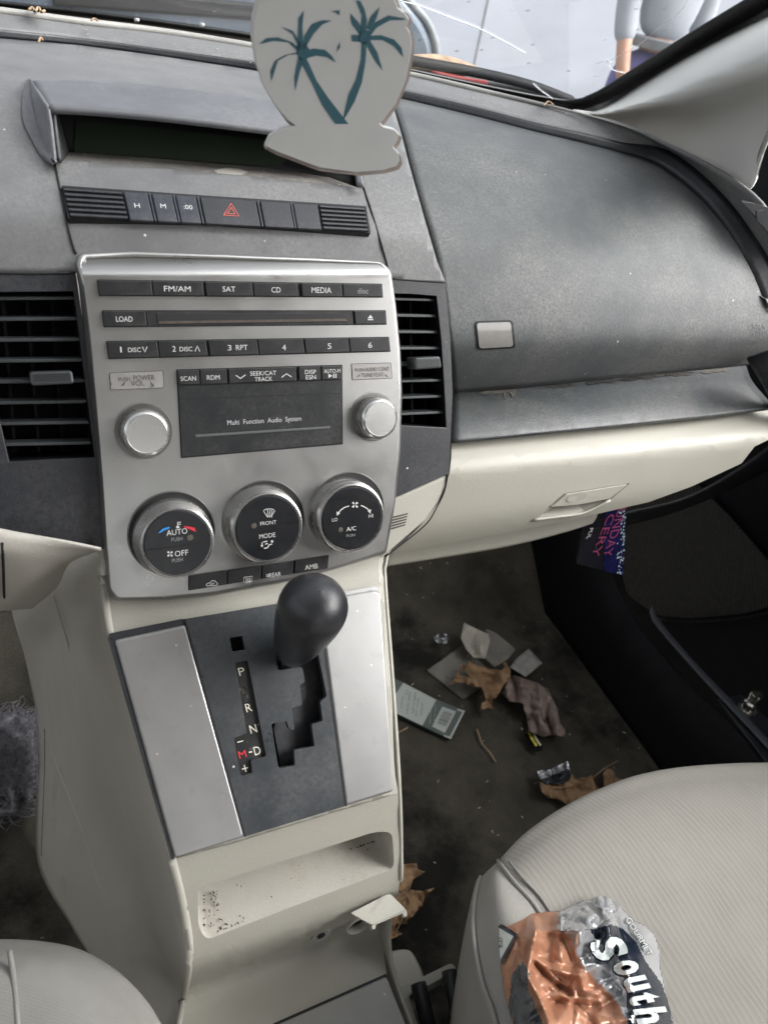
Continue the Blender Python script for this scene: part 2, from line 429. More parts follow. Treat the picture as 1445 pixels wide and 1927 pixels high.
# badge plate and airbag mark
def padn(px, py, e=.0006):
    p = PADR(px, py); return p + (O3-p).normalized()*e
GLOSSG = M('glossy_grey', (.24, .235, .225), .15, var=.08, vs=60, spec=.8, rvar=.04, dust=.2, ds=40)
def rr(P, r, seg=4): return [tuple(p) for p in roundpoly(P, r, seg)]
o = sheet('badge_recess', rr([(893, 604), (965, 602), (970, 655), (898, 659)], 7), lambda x, y: padn(x, y, .0008), 14, BLACK, dash, smooth=False)
o = sheet('badge_plate', rr([(897, 607.5), (961, 605.5), (966, 652), (902, 655.5)], 6), lambda x, y: padn(x, y, .0016), 14, GLOSSG, dash, smooth=True)
AIRM = M('moulded_grey', (.18, .185, .19), .4, var=.05)
text(None, 'SRS', 1429, 615, 26, 13, AIRM, dash, mp=lambda x, y: padn(x, y, .0008), name='airbag_mark', bold=.01, rot=.02)
text(None, 'AIRBAG', 1430, 629, 29, 10, AIRM, dash, mp=lambda x, y: padn(x, y, .0008), name='airbag_mark', bold=.01, rot=.02)
text(None, '__', 1430, 622, 29, 1.2, AIRM, dash, mp=lambda x, y: padn(x, y, .0008), name='airbag_mark', bold=.01, rot=.02)
# shelf under the pad ------------------------------------------------------
SHELF = Prof([(.525, -.297), (.505, -.300), (.480, -.308), (.466, -.3155), (.464, -.320), (.475, -.330)])
SHM = M('shelf_plastic', (.030, .036, .040), .48, var=.1, bump=.5, bs=700, dust=.35, dcol=(.22, .20, .17), ds=20)
patch('shelf', [[(852, 728), (1000, 715), (1200, 694), (1380, 676), (1400, 675)], [(852, 785), (1000, 770), (1200, 742), (1350, 722), (1415, 716)],
  [(851, 824), (1000, 808), (1200, 786), (1350, 770), (1449, 757)], [(850, 834), (1000, 818), (1200, 797), (1350, 781), (1452, 768)]], SHELF, SHM, dash, 40, 24, curve=False, solid=.004)
DIRT = M('dry_dirt', (.085, .078, .068), .9, var=.25, vs=200)
random.seed(3)
for i, (x, w, h) in enumerate([(930, 62, 10), (1052, 50, 7), (1130, 60, 8), (1200, 70, 8), (1275, 60, 8), (1345, 60, 9), (958, 26, 26), (1235, 160, 5)]):
    y0 = 742-(x-853)*(742-690)/(1385-853)+3
    P = [(x-w/2, y0+w*.045)]+[(x-w/2+w*k/7, y0+h*random.uniform(.1, .6)-(x-w/2+w*k/7-x)*.1) for k in range(1, 7)]+[(x+w/2, y0-w*.045), (x+w/4, y0-5-w*.02), (x-w/4, y0-5+w*.03)]
    sheet('dust_streak', P, lambda a, b: SHELF(a, b)+Vector((0, -.0004, .0006)), 8, DIRT, dash)
# glovebox -----------------------------------------------------------------
GLV = Prof([(.480, -.325), (.462, -.329), (.449, -.3345), (.446, -.345), (.440, -.385), (.443, -.405), (.450, -.425), (.462, -.446), (.470, -.4585)])
gb_rows = [
 [(850, 834), (950, 824), (1100, 808), (1250, 792), (1380, 777), (1452, 769), (1475, 766)],
 [(849, 862), (950, 851), (1100, 834), (1250, 816), (1380, 799), (1450, 790), (1472, 788)],
 [(846, 890), (950, 880), (1100, 860), (1250, 838), (1370, 820), (1435, 810), (1460, 806)],
 [(830, 940), (950, 925), (1100, 897), (1230, 872), (1330, 853), (1400, 838), (1445, 828)],
 [(790, 990), (900, 975), (1050, 945), (1180, 918), (1280, 893), (1350, 872), (1420, 840)],
 [(738, 1042), (850, 1022), (1000, 993), (1120, 968), (1220, 945), (1300, 916), (1395, 872)]]
gbo = gb_rows[0]+[r[-1] for r in gb_rows[1:]]+gb_rows[-1][::-1][1:]+[r[0] for r in gb_rows[1:-1]][::-1]
ghole = [(1014, 973), (1040, 952), (1092, 950), (1150, 939), (1100, 964)]
gb = sheet2('glove_box', gbo, [ghole], GLV, 14, BEIGE, dash, smooth=True)
ga = [GLV(*p) for p in ghole]; gb_ = [p+Vector((.004 if i in (0, 1) else -.004, .020, .006 if i not in (1, 2) else .012)) for i, p in enumerate(ga)]
mk('handle_recess', ga+gb_, [[i, (i+1) % 5, 5+(i+1) % 5, 5+i] for i in range(5)]+[[5, 6, 7, 8, 9]], BEIGE, gb)
def gvn(px, py, e=.001):
    p = GLV(px, py); return p + (O3-p).normalized()*e
tube('shadow_gap', [GLV(x, y)+Vector((0, -.0002, .001)) for x, y in [(851, 832), (950, 822), (1100, 806), (1250, 790), (1380, 775), (1455, 766)]], .0014, BLACK, dash, seg=6, res=40)
SHADE = M('recess_shade_beige', (.30, .29, .255), .6, var=.05)  # darker copy of the beige plastic, painted shade for the lock recess
hd = sheet('handle', [(1038, 954), (1066, 931), (1180, 912.5), (1148, 938), (1092, 949)], lambda x, y: gvn(x, y, .0035), 10, BEIGE, gb, solid=.003)
sheet('handle_gap_shadow', [(1034, 954), (1063, 928.5), (1186, 909), (1150, 939), (1092, 950)], lambda x, y: gvn(x, y, .0008), 10, M('handle_gap_shade', (.10, .095, .08), .6, var=.1), gb)  # dark sheet painted as the shadow gap round the flap
tube('handle_lip', [gvn(x, y, .001) for x, y in [(1004, 978), (1050, 972), (1098, 965), (1148, 941)]], .0016, BEIGE, gb)
sheet('lock_recess_shade', [(1085+22*math.cos(t*.3927)-3, 936+7.5*math.sin(t*.3927)-math.cos(t*.3927)*4) for t in range(16)], lambda x, y: gvn(x, y, .0036), 10, SHADE, gb)
sheet('lock', [(1077+10*math.cos(t*.3927), 939+6*math.sin(t*.3927)-math.cos(t*.3927)*2) for t in range(16)], lambda x, y: gvn(x, y, .0044), 10, BEIGE, gb)
LIP = Prof([(.50, -.448), (.470, -.455), (.4612, -.468), (.465, -.480), (.50, -.485)])
def lipz(px, py): return HY(px, py, .468)
patch('glove_box_lower_lip', [[(738, 1040), (850, 1020), (1000, 990), (1100, 970), (1125, 966)], [(730, 1050), (850, 1032), (1000, 1004), (1100, 984), (1122, 975)], [(722, 1067), (850, 1047), (960, 1028), (1060, 1003), (1115, 985)]],
      lambda x, y: HY(x, y, .472), BEIGE, dash, 40, 8, solid=.02)
# dark lower right end of the dash
patch3('dash_end', [[HY(1405, 676, .49), HY(1450, 660, .47), HY(1500, 640, .45)], [HY(1452, 760, .475), HY(1475, 760, .46), HY(1500, 750, .45)], [HY(1478, 850, .46), HY(1490, 850, .45), HY(1500, 850, .45)]], DASHD, dash, 10, 10)
DARKB = M('black_trim', (.0038, .0042, .0062), .6, var=.2, vs=12, spec=.22)
patch3('dash_underside', [[HY(1490, 790, .50), HY(1420, 858, .50), HY(1300, 930, .50), HY(1180, 962, .50), HY(1060, 990, .50)], [HY(1500, 850, .56), HY(1430, 890, .58), HY(1300, 950, .60), HY(1180, 985, .60), HY(1060, 1000, .60)]], DARKB, dash, 30, 6)
# ------------------------------------------------------- centre part of the dash top
# left/centre skin: from the groove to the seam above the vents
W0 = -420
skin = [
 [(W0, 45), (-200, 57), (0, 71), (150, 84), (300, 104), (470, 130), (620, 158), (735, 180)],
 [(W0, 105), (-200, 115), (0, 128), (150, 140), (300, 158), (470, 178), (620, 205), (757, 240)],
 [(W0, 195), (-200, 208), (0, 222), (150, 240), (300, 256), (470, 282), (620, 305), (778, 338)],
 [(W0, 265), (-200, 280), (0, 300), (150, 316), (300, 327), (470, 342), (620, 358), (800, 415)],
 [(W0, 350), (-200, 362), (0, 378), (118, 385), (300, 398), (470, 408), (620, 425), (822, 490)],
 [(W0, 480), (-200, 500), (0, 513), (140, 513), (300, 512), (470, 514), (620, 520), (838, 530)]]
so = skin[0]+[(778, 338), (800, 415), (822, 490), (838, 530)]+skin[-1][::-1][1:]
sheet2('upper_skin', so, [[(97, 190), (300, 203), (500, 228), (640, 250), (666, 270), (681, 353), (600, 345), (500, 333), (300, 316), (109, 300)]], CEN, 13, DASH, dash, solid=.003, smooth=True)
# fine seams either side of the centre panel
def cenn(x, y, e=.0005):
    p = CEN(x, y); return p+(O3-p).normalized()*e
tube('seam', [cenn(x, y) for x, y in [(103, 306), (110, 340), (122, 400), (134, 450), (143, 478)]], .0007, BLACK, dash, seg=6)
tube('seam', [cenn(x, y) for x, y in [(684, 352), (700, 400), (715, 450), (728, 495), (735, 527)]], .0007, BLACK, dash, seg=6)
tube('seam', [cenn(x, y, .0004) for x, y in [(W0, 500), (-200, 507), (0, 513), (70, 514), (142, 513)]], .0008, BLACK, dash, seg=6)
tube('seam', [cenn(x, y, .0004) for x, y in [(736, 524), (790, 528), (838, 531)]], .0007, BLACK, dash, seg=6)
# display hood ----------------------------------------------------------------
HOODM = M('hood_plastic', (.11, .113, .124), .52, var=.08, bump=.15, bs=1000, dust=.45, dcol=(.30, .30, .30), ds=16)
hp = lambda y0: (lambda x, y: HY(x, y, y0))
def hoodm(rowsY): return rowsY
h_back = [(62, 151), (90, 149), (180, 151), (300, 160), (400, 172), (500, 186), (580, 199), (640, 212), (680, 232)]
h_mid = [(75, 173), (95, 172), (180, 176), (300, 186), (400, 198), (500, 212), (580, 226), (645, 244), (690, 262)]
h_lip = [(93, 200), (110, 201), (180, 205), (300, 216), (400, 228), (500, 241), (580, 252), (640, 262), (672, 280)]
L_b = [HY(x, y, .607) for x, y in h_back]; L_m = [HY(x, y, .582) for x, y in h_mid]; L_l = [HY(x, y, .553) for x, y in h_lip]
hood = patch3('display_hood', [[p+Vector((0, .03, -.010)) for p in L_b], L_b, L_m, L_l], HOODM, dash, 60, 14, solid=.004)
# left cheek : outside and front rim
def cy(x, y): return HY(x, y, .655-(y-150)/(306-150)*.125)
ck_out = [(60, 150), (46, 178), (42, 205), (46, 235), (60, 262), (80, 292), (102, 306)]
ck_mid = [(62, 151), (64, 182), (70, 215), (77, 245), (86, 272), (96, 294), (104, 307)]
ck_in = [(93, 199), (97, 218), (100, 236), (102, 254), (104, 272), (106, 290), (107, 307)]
A_ = [CEN(x, y) for x, y in ck_out]
Bm = [HY(x, y, .607-(i/6)**.9*.075) for i, (x, y) in enumerate(ck_mid)]
Ci = [HY(x, y, .554-i/6*.020) for i, (x, y) in enumerate(ck_in)]
patch3('hood_cheek', [A_, Bm], HOODM, hood, 24, 8, solid=.002)
patch3('hood_cheek', [Bm, [(a+b)/2 for a, b in zip(Bm, Ci)], Ci], HOODM, hood, 24, 8, solid=.002)
# right foot
patch3('hood_cheek', [[HY(658, 268, .555), HY(665, 310, .548), HY(671, 352, .538)], [HY(672, 280, .553), HY(678, 320, .545), HY(684, 352, .536)]], HOODM, hood, 10, 4, solid=.003)
# inside of the opening
INS = M('hood_inside', (.018, .019, .022), .5, var=.1, dust=.2, ds=60)
patch3('display_recess', [[HY(88, 196, .60), HY(300, 210, .61), HY(500, 236, .61), HY(672, 262, .60)], [HY(119, 286, .585), HY(300, 299, .585), HY(500, 316, .585), HY(672, 353, .56)]], BLACK, hood, 30, 6)
patch3('recess_side', [[HY(93, 200, .556), HY(98, 240, .552), HY(106, 306, .535)], [HY(104, 222, .59), HY(112, 255, .585), HY(121, 287, .583)]], INS, hood, 8, 6)
SCR = M('lcd', (.022, .030, .021), .12, var=.1, rvar=.02, spec=.6)
SF = Frame((0, .585, -.1404), (1, 0, 0), (0, .022, .030))
prism('screen', SF, [(143, 222), (505, 262), (640, 278), (640, 328), (500, 311), (139, 285)], -.002, .0012, SCR, hood)
LEDG = M('dusty_ledge', (.12, .115, .11), .7, var=.15, bump=.4, bs=900, dust=.95, dcol=(.36, .33, .28), ds=22, specks=.06)
LG = Prof([(.587, -.1400), (.56, -.1385), (.5420, -.1385), (.532, -.1440)])
patch('dusty_ledge', [[(119, 284), (300, 296), (500, 313), (600, 326), (672, 352)], [(112, 297), (300, 311), (500, 330), (600, 340), (676, 354)], [(106, 312), (300, 328), (500, 345), (600, 354), (680, 360)]], LG, LEDG, dash, 40, 14, curve=False, solid=.002)
sheet('dried_spot', [(402, 322), (425, 316), (450, 318), (466, 324), (455, 330), (430, 331), (410, 327)], lambda x, y: LG(x, y)+Vector((0, -.0004, .0006)), 10, M('dried_mud', (.33, .31, .28), .8, var=.1), dash)
# switch strip ---------------------------------------------------------------
HAZ = Frame((0, .5276, -.1473), (1, 0, 0), (0, .0186, .0117))
strip = prism('switch_strip', HAZ, [(115, 348), (400, 368), (689, 387), (698, 438), (400, 417), (128, 410)], -.004, .0022, BLACK, dash, rnd=.001)
def hz(x0, x1, t0=0, t1=1):
    """quad in the strip between two x positions at its top edge"""
    def top(x): return (x, 350+(x-115)*(389-350)/(689-115))
    def bot(x):
        k = (x-115)/(689-115); return (130+k*(696-130), 408+k*(436-408))
    q = []
    for x in (x0, x1): pass
    a, b = Vector(top(x0)), Vector(top(x1)); c, d = Vector(bot(x1)), Vector(bot(x0))
    return [tuple(a.lerp(d, t0)), tuple(b.lerp(c, t0)), tuple(b.lerp(c, t1)), tuple(a.lerp(d, t1))]
def inv(t):  return 115+t*(689-115)
for (x0, x1, lab, tx, ty, w, h) in [(232, 277, 'H', 258, 386, 10, 8), (285, 323, 'M', 307, 387, 10, 8), (330, 368, ':00', 354, 389, 16, 8), (376, 481, None, 0, 0, 0, 0), (489, 545, '', 0, 0, 0, 0), (551, 597, '', 0, 0, 0, 0)]:
    sw = prism('switch', HAZ, hz(x0, x1, .02, .98), .002, .0042, BTNB if x0 < 370 else DASHD, strip, bevel=.0007)
    if lab: text(HAZ, lab, tx, ty, w, h, WHITE, sw, n=.0044, bold=.01)
    if lab is None:
        strokes('hazard_mark', HAZ, [[(435, 382), (421, 404), (450, 406), (435, 382), (421, 404)], [(435.5, 389.5), (428, 401), (442.5, 402), (435.5, 389.5), (428, 401)]], 1.5, ORANGE, sw, n=.0044)
for x0, x1 in ((117, 229), (600, 687)):
    g = prism('grille', HAZ, hz(x0, x1, .02, .98), .002, .003, VENTP, strip)
    for k in range(6): prism('slat', HAZ, hz(x0+1, x1-1, .03+k*.165, .115+k*.165), .0025, .0042, DASHD, g, bevel=.0004)
for x in (281, 326.5, 372, 485, 548):
    prism('divider', HAZ, hz(x-1.6, x+1.6, .02, .98), .002, .0036, BTNB, strip)
# ------------------------------------------------------- vents
VB = Frame(FACE.p-O3-FACE.N*.012, FACE.U, FACE.V)
def vb(pts, n=0): return [VB.P(x, y, n) for x, y in pts]
lo_out = [(W0, 515), (-100, 516), (143, 514), (170, 700), (196, 1034), (60, 1010), (-100, 985), (W0, 930)]
lo_in = [(-130, 553), (-60, 550), (138, 548), (160, 720), (178, 860), (90, 864), (18, 868), (-20, 700)]
lv = ring('vent_surround', vb(lo_out), vb(lo_in), DASHD, dash, bevel=.001)
ro_out = [(700, 524), (790, 527), (838, 531), (848, 640), (852, 740), (845, 892), (745, 937), (700, 955)]
ro_in = [(718, 552), (770, 553), (821, 557), (830, 640), (836, 740), (839, 804), (760, 800), (718, 798)]
rv = ring('vent_surround', vb(ro_out), vb(ro_in), DASHD, dash, bevel=.001)
def vent(inner, slats, vanes, tab, tabtex, parent):
    a = vb(inner); b = [p-VB.N*.035 for p in a]
    v = thing_part = mk('air_vent', a+b, [[i, (i+1) % len(a), len(a)+(i+1) % len(a), len(a)+i] for i in range(len(a))]+[[len(a)+i for i in range(len(a))]], VENTP, parent)
    for (x0, y0, x1, y1) in slats:
        p0, p1 = VB.P(x0, y0, -.004), VB.P(x1, y1, -.004)
        t = VB.V*.0009; q = []
        for p in (p0, p1): q += [p+t, p-t*1.3, p-t*.8-VB.N*.009+VB.V*.0015, p+t*.8-VB.N*.009+VB.V*.0015]
        mk('slat', q, [[0, 1, 5, 4], [1, 2, 6, 5], [2, 3, 7, 6], [3, 0, 4, 7], [3, 2, 1, 0], [4, 5, 6, 7]], VENTM, v, bevel=.0004)
    for (x0, y0, x1, y1) in vanes:
        p0, p1 = VB.P(x0, y0, -.018), VB.P(x1, y1, -.018); u = VB.U*.0009
        q = [p0-u, p0+u, p1+u, p1-u]; q += [p-VB.N*.012 for p in q]
        mk('vane', q, [[0, 1, 2, 3], [0, 4, 5, 1], [1, 5, 6, 2], [2, 6, 7, 3], [3, 7, 4, 0], [7, 6, 5, 4]], VENTP, v)
    tb = prism('vent_tab', VB, tab, -.006, .009, VENTM, v, rnd=.002, bevel=.0012)
    strokes('grip', VB, tabtex, 1.6, BLACK, tb, n=.0092)
    return v
VENTM = M('slat_plastic', (.036, .04, .043), .38, var=.1, bump=.1, bs=900)
vent(lo_in, [(-60+k*2, 561+k*39.5, x1, 560+k*39) for k, x1 in enumerate((140, 146, 151, 156, 160, 163, 167, 171))], [(x+k*2.2, 560, x+24+k*2, 850) for k, x in enumerate((5, 48, 92))],
     [(55, 700), (136, 697), (140, 722), (58, 726)], [[(64, 706+k*3.6), (132, 703.5+k*3.6)] for k in range(4)], lv)
vent(ro_in, [(712, 561+k*31.4, x1, 564+k*31.4-k*1.2) for k, x1 in enumerate((820, 825, 829, 832, 833, 835, 835.5, 836))], [(x, 560, x+4, 795) for x in (745, 772, 797, 818)],
     [(780, 673), (828, 670), (832, 692), (782, 696)], [[(785+k*5, 676), (787+k*5, 692)] for k in range(9)], rv)
# beige parts under the vents -------------------------------------------------
tri = prism('corner_trim', VB, [(744, 938), (840, 895), (838, 915), (826, 945), (800, 980), (724, 1046), (700, 1050), (700, 960)], -.01, .002, BEIGE, dash, bevel=.0015)
for k in range(5): prism('vent_slot', VB, [(736, 973+k*5.2), (768-k*1.2, 965.5+k*5.2), (767-k*1.2, 968+k*5.2), (736, 976+k*5.2)], .0015, .0024, M('slot_dark', (.05, .045, .04), .7) if k == 0 else bpy.data.materials['slot_dark'], tri)
tube('seam', [VB.P(x, y, .003) for x, y in [(843, 893), (836, 925), (820, 958), (798, 990), (725, 1048)]], .0006, BLACK, dash, seg=6)
# ------------------------------------------------------- side window vent
sv = mk('side_vent', [HY(x, y, .487) for x, y in [(1391, 374), (1440, 388), (1470, 415), (1470, 470), (1436, 428)]], [[0, 1, 2, 3, 4]], BLACK, dash, solid=.002)
for k, P in enumerate([[(1394, 378), (1418, 381), (1418, 404)], [(1420, 395), (1436, 394), (1434, 424), (1422, 412)]]):
    m_ = len(P); v_ = [HY(x, y, .484) for x, y in P]; mk('slat', v_, [list(range(m_))], DASHD, sv, solid=.002)
# ================================================================= CONTROL PANEL (radio and climate)
cp = thing('control_panel', 'silver centre panel with radio buttons, two small knobs and three round climate dials', 'control panel', (.15, .45, -.38))
front = [(158, 487), (250, 484), (430, 488), (600, 493), (715, 497), (731, 512), (741, 580), (749, 660), (752, 740), (748, 850), (739, 945), (722, 1036), (640, 1062), (550, 1086), (400, 1113), (300, 1122), (222, 1124), (209, 1108), (201, 1010), (194, 900), (184, 780), (172, 640), (160, 540), (152, 500)]
bk = [(147, 474), (250, 470), (430, 476), (600, 483), (716, 489), (736, 508), (745, 580), (753, 660), (756, 740), (753, 850), (744, 945), (727, 1042), (640, 1069), (550, 1094), (400, 1123), (300, 1131), (218, 1132), (201, 1118), (192, 1010), (185, 900), (174, 780), (160, 640), (148, 540), (140, 492)]
def fn_(y): return -.009*(max(0, (519-y)/32))**1.6
ffp = [tuple(p) for p in roundpoly([Vector(p) for p in front], 6, 2)]
fF = [FACE.P(x, y, fn_(y)) for x, y in ffp]
bF = [FACE.P(x, y, -.014) for x, y in [tuple(q) for q in roundpoly([Vector(p) for p in bk], 6, 2)]]
mid_ = [(a*.75+b*.25)+FACE.N*.003 for a, b in zip(fF, bF)]
m_ = len(fF)
fp = sheet('faceplate', ffp, lambda x, y: FACE.P(x, y, fn_(y)), 7, SILVER, cp, smooth=True)
mk('faceplate_rim', fF+mid_+bF, [[i, (i+1) % m_, m_+(i+1) % m_, m_+i] for i in range(m_)]+[[m_+i, m_+(i+1) % m_, 2*m_+(i+1) % m_, 2*m_+i] for i in range(m_)], SILVER, cp, smooth=True)
def row(TL, TR, BR, BL, xs):
    """split a pixel quad (as seen on the faceplate) at pixel x positions along its top edge"""
    TL, TR, BR, BL = map(Vector, (TL, TR, BR, BL)); o = []
    for x0, x1 in xs:
        a, b = (x0-TL.x)/(TR.x-TL.x), (x1-TL.x)/(TR.x-TL.x)
        o.append([tuple(TL.lerp(TR, a)), tuple(TL.lerp(TR, b)), tuple(BL.lerp(BR, b)), tuple(BL.lerp(BR, a))])
    return o
def slot(q, grow=1.8):
    c = sum((Vector(p) for p in q), Vector((0, 0)))/4
    q = [(x+(grow if x > c.x else -grow), y+(grow if y > c.y else -grow)) for x, y in q]
    return prism('button_slot', FACE, q, -.001, .0003, BLACK, cp, rnd=.0006)
def button(q, legends=(), mat=BTN, h=.0022):
    b = prism('button', FACE, q, .0002, h, mat, cp, rnd=.0005, bevel=.0006)
    for (s, x, y, w, hh, *r) in legends: text(FACE, s, x, y, w, hh, r[0] if r else WHITE, b, n=h+.00015, bold=.004)
    return b
R1 = row((184, 527), (717, 535), (719, 558), (188, 555), [(184, 284), (286, 381), (386, 474), (476, 559), (567, 643), (645, 717)])
slot([(184, 527), (717, 535), (719, 558), (188, 555)])
for q, l in zip(R1, [(), [('FM/AM', 334, 543, 50, 10.5)], [('SAT', 431, 543.5, 24, 10)], [('CD', 519.5, 545, 17, 10)], [('MEDIA', 605, 545.5, 37, 10.5)], [('disc', 683, 547, 20, 10, LGREY)]]): button(q, l)
for x in (334, 607): shapes('dot', FACE, [[(x-1, 553), (x+1, 553), (x+1, 555), (x-1, 555)]], BLACK, cp, n=.0025)
R2 = row((193, 585), (724, 585), (726, 609), (197, 614), [(193, 273), (275, 663), (667, 724)])
slot([(193, 585), (724, 585), (726, 609), (197, 614)])
button(R2[0], [('LOAD', 234, 600, 31, 10)]); e = button(R2[2], []); shapes('eject_mark', FACE, [[(697, 592), (702, 598.5), (692, 598.5)], [(692, 600), (702, 600), (702, 602), (692, 602)]], WHITE, e, n=.0024)
cd = prism('disc_slot', FACE, R2[1], .0002, .0012, BTN, cp, rnd=.0004)
q1 = [(294, 589), (650, 589), (655, 605), (297, 610)]
prism('slot_mouth', FACE, q1, .0010, .0016, BLACK, cd, bevel=.0003)
prism('slot_floor', FACE, [(300, 604), (650, 599), (654, 604), (298, 609)], .0012, .0019, M('slot_brown', (.06, .045, .035), .6, var=.3, vs=200), cd)
R3 = row((201, 643), (730, 635), (733, 660), (206, 674), [(201, 295), (297, 387), (392, 483), (485, 570), (573, 655), (657, 730)])
slot([(201, 643), (730, 635), (733, 660), (206, 674)])
for q, l in zip(R3, [[('1', 227.5, 657.5, 2.6, 10.5), ('DISC', 253, 658, 24, 8.5)], [('2', 327.5, 656, 6.5, 10.5), ('DISC', 350, 656.5, 24, 8.5)], [('3', 432, 654, 7, 10.5), ('RPT', 455, 653.5, 22, 9.5)], [('4', 534.5, 653.5, 7, 10.5)], [('5', 620, 651, 7, 10.5)], [('6', 696.5, 649, 7, 10.5)]]): b = button(q, l)
strokes('chevron', FACE, [[(268, 652), (272.5, 662), (277, 652)], [(367, 661), (371.5, 650.5), (376, 661)]], 1.7, WHITE, cp, n=.0026)
R4 = row((334, 697), (642, 688), (643, 713), (336, 724), [(334, 374), (376, 426), (430, 557), (562, 603), (605, 642)])
# display unit
slot([(334, 697), (642, 688), (643, 834), (343, 860)], 2.2)
for q, l in zip(R4, [[('SCAN', 354.5, 712, 29, 8.5)], [('RDM', 401.5, 710, 24, 8.5)], [('SEEK/CAT', 495.5, 702, 49, 8), ('TRACK', 496, 713, 33, 8)], [('DISP', 584.5, 699.5, 21, 8), ('ESN', 585, 709.5, 19, 8)], [('AUTO-M', 625, 698, 31, 7.5)]]): b = button(q, l)
strokes('chevron', FACE, [[(444, 706), (452.5, 712), (462, 705)], [(530, 710), (539, 703), (548.5, 709)]], 1.8, WHITE, cp, n=.0026)
shapes('play_mark', FACE, [[(618, 703), (625.5, 707), (618, 711)], [(627, 703), (629, 703), (629, 711), (627, 711)], [(631, 703), (633, 703), (633, 711), (631, 711)]], WHITE, cp, n=.0026)
disp = prism('display', FACE, [(336, 727), (642, 716), (643, 833), (343, 859)], .0002, .0012, M('display_plastic', (.016, .018, .020), .34, var=.12, vs=40, dust=.18, ds=30, specks=.02, spec=.4, rvar=.04), cp, rnd=.0003)
strokes('display_line', FACE, [[(337, 751), (643, 740)]], 1.2, BLACK, disp, n=.0014)
text(FACE, 'Multi  Function  Audio  System', 499, 792.5, 139, 12, M('legend_pale', (.5, .5, .52), .5), disp, n=.0014, bold=0)
prism('display_bar', FACE, [(367, 818), (621, 802), (622, 806), (368, 823)], .0010, .0018, M('bar_grey', (.10, .105, .105), .35), disp, rnd=.0006, bevel=.0003)
for P, L in (([(207, 702), (306, 698), (308, 729), (209, 733)], [('PUSH', 234, 713.5, 22, 8), ('POWER', 271, 710.5, 40, 10), ('VOL', 259, 721, 25, 10)]), ([(662, 685), (735, 683), (737, 711), (664, 714)], [('PUSH', 677, 696, 18, 6.5), ('AUDIO CONT', 710, 694.5, 44, 7.5), ('TUNE/TEXT', 701, 705, 42, 7.5)])):
    slot(P, .9); pl = prism('label_plate', FACE, P, .0002, .0007, M('worn_plate', (.30, .29, .28), .4, metal=.3, var=.1, vs=60, stain=(160, .60, (.05, .045, .04), .8)) if P[0][0] < 300 else M('label_grey', (.30, .29, .28), .4, metal=.3, var=.06), cp)
    for (s, x, y, w, h) in L: text(FACE, s, x, y, w, h, M('legend_dark', (.06, .055, .055), .6), pl, n=.0009, bold=.012)
    for sx in (-1, 1):
        cx_ = 259 if P[0][0] < 300 else 701; hw = 32 if P[0][0] < 300 else 31
        shapes('arrow', FACE, [[(cx_+sx*hw, 726 if P[0][0] < 300 else 709.5), (cx_+sx*(hw-9), 717 if P[0][0] < 300 else 703), (cx_+sx*(hw-6), 725 if P[0][0] < 300 else 708)]], bpy.data.materials['legend_dark'], pl, n=.0009)
def mm(px, py, w):   # pixel width -> metres at that point of the face
    a, b = FACE.uv(px-w/2, py), FACE.uv(px+w/2, py); return math.hypot(a[0]-b[0], a[1]-b[1])
# small knobs
for (x, y, rw, rk) in ((270, 812, 56, 47), (702, 785, 42.5, 36)):
    R0, Rk = mm(x, y, rw*2)/2, mm(x, y, rk*2)/2*.97
    lathe('knob_recess', FACE, (x, y), [(R0*1.02, -.001), (R0, .0006), (R0*.97, .0006), (R0*.96, -.004)], SILVER, cp, cap=False, mrow=[0, 0, 0])
    lathe('knob_recess', FACE, (x, y), [(R0*.965, .0003), (R0*.9, .0004)], M('gunmetal', (.16, .155, .15), .35, metal=.7) if 'gunmetal' not in bpy.data.materials else bpy.data.materials['gunmetal'], cp)
    k = lathe('knob', FACE, (x, y), [(Rk*1.0, .0), (Rk*.99, .008), (Rk*.96, .011), (Rk*.90, .0125), (Rk*.82, .0132), (Rk*.80, .0129), (Rk*.2, .0129)], SILVK, cp)
# climate dials
GUN = bpy.data.materials['gunmetal']
GLOSSB = M('dial_black', (.007, .008, .010), .3, var=.1, vs=40, dust=.05, rvar=.04, spec=.4)
TF = Frame(FACE.p-O3+FACE.N*.0185, FACE.U, FACE.V)
dials = []
for (x, y, rw, tx, ty, tr) in ((324, 1004, 82, 335, 1022, 64), (498, 982, 76, 505, 994, 60.5), (655, 962, 68, 663, 976, 56)):
    R0 = mm(x, y, rw*2)/2
    lathe('dial_recess', FACE, (x, y), [(R0*1.02, -.0005), (R0*1.0, .0008), (R0*.985, .0008), (R0*.97, -.002)], GUN, cp, cap=False)
    lathe('dial_well', FACE, (x, y), [(R0*.985, .0004), (R0*.1, .0005)], BLACK, cp)
    # body leans to the cap centre as seen
    u1, v1 = TF.uv(tx, ty); u0, v0 = FACE.uv(x, y)
    a_, b_2 = TF.uv(tx-tr, ty), TF.uv(tx+tr, ty); Rt = (b_2[0]-a_[0])/2
    c_ = (u1, v1)
    Rb = min(Rt*1.26, R0*.93)
    d = lathe('dial', FACE, c_, [(Rb, .000), (Rb*.985, .006), (Rb*.96, .0085), (Rt*1.16, .0105), (Rt*1.13, .016), (Rt*1.09, .0182), (Rt*1.045, .0186), (Rt*1.02, .0178), (Rt*.9, .0175)], SILVK, cp, px=False)
    lathe('dial_cap', TF, c_, [(Rt*1.015, -.001), (Rt*1.0, .0), (Rt*.97, .0006), (Rt*.05, .0008)], GLOSSB, d, px=False)
    dials.append((d, c_, Rt))
E_ = .0012
def T(s, x, y, w, h, d, m=WHITE): text(TF, s, x, y, w, h, m, d, n=E_, bold=.006)
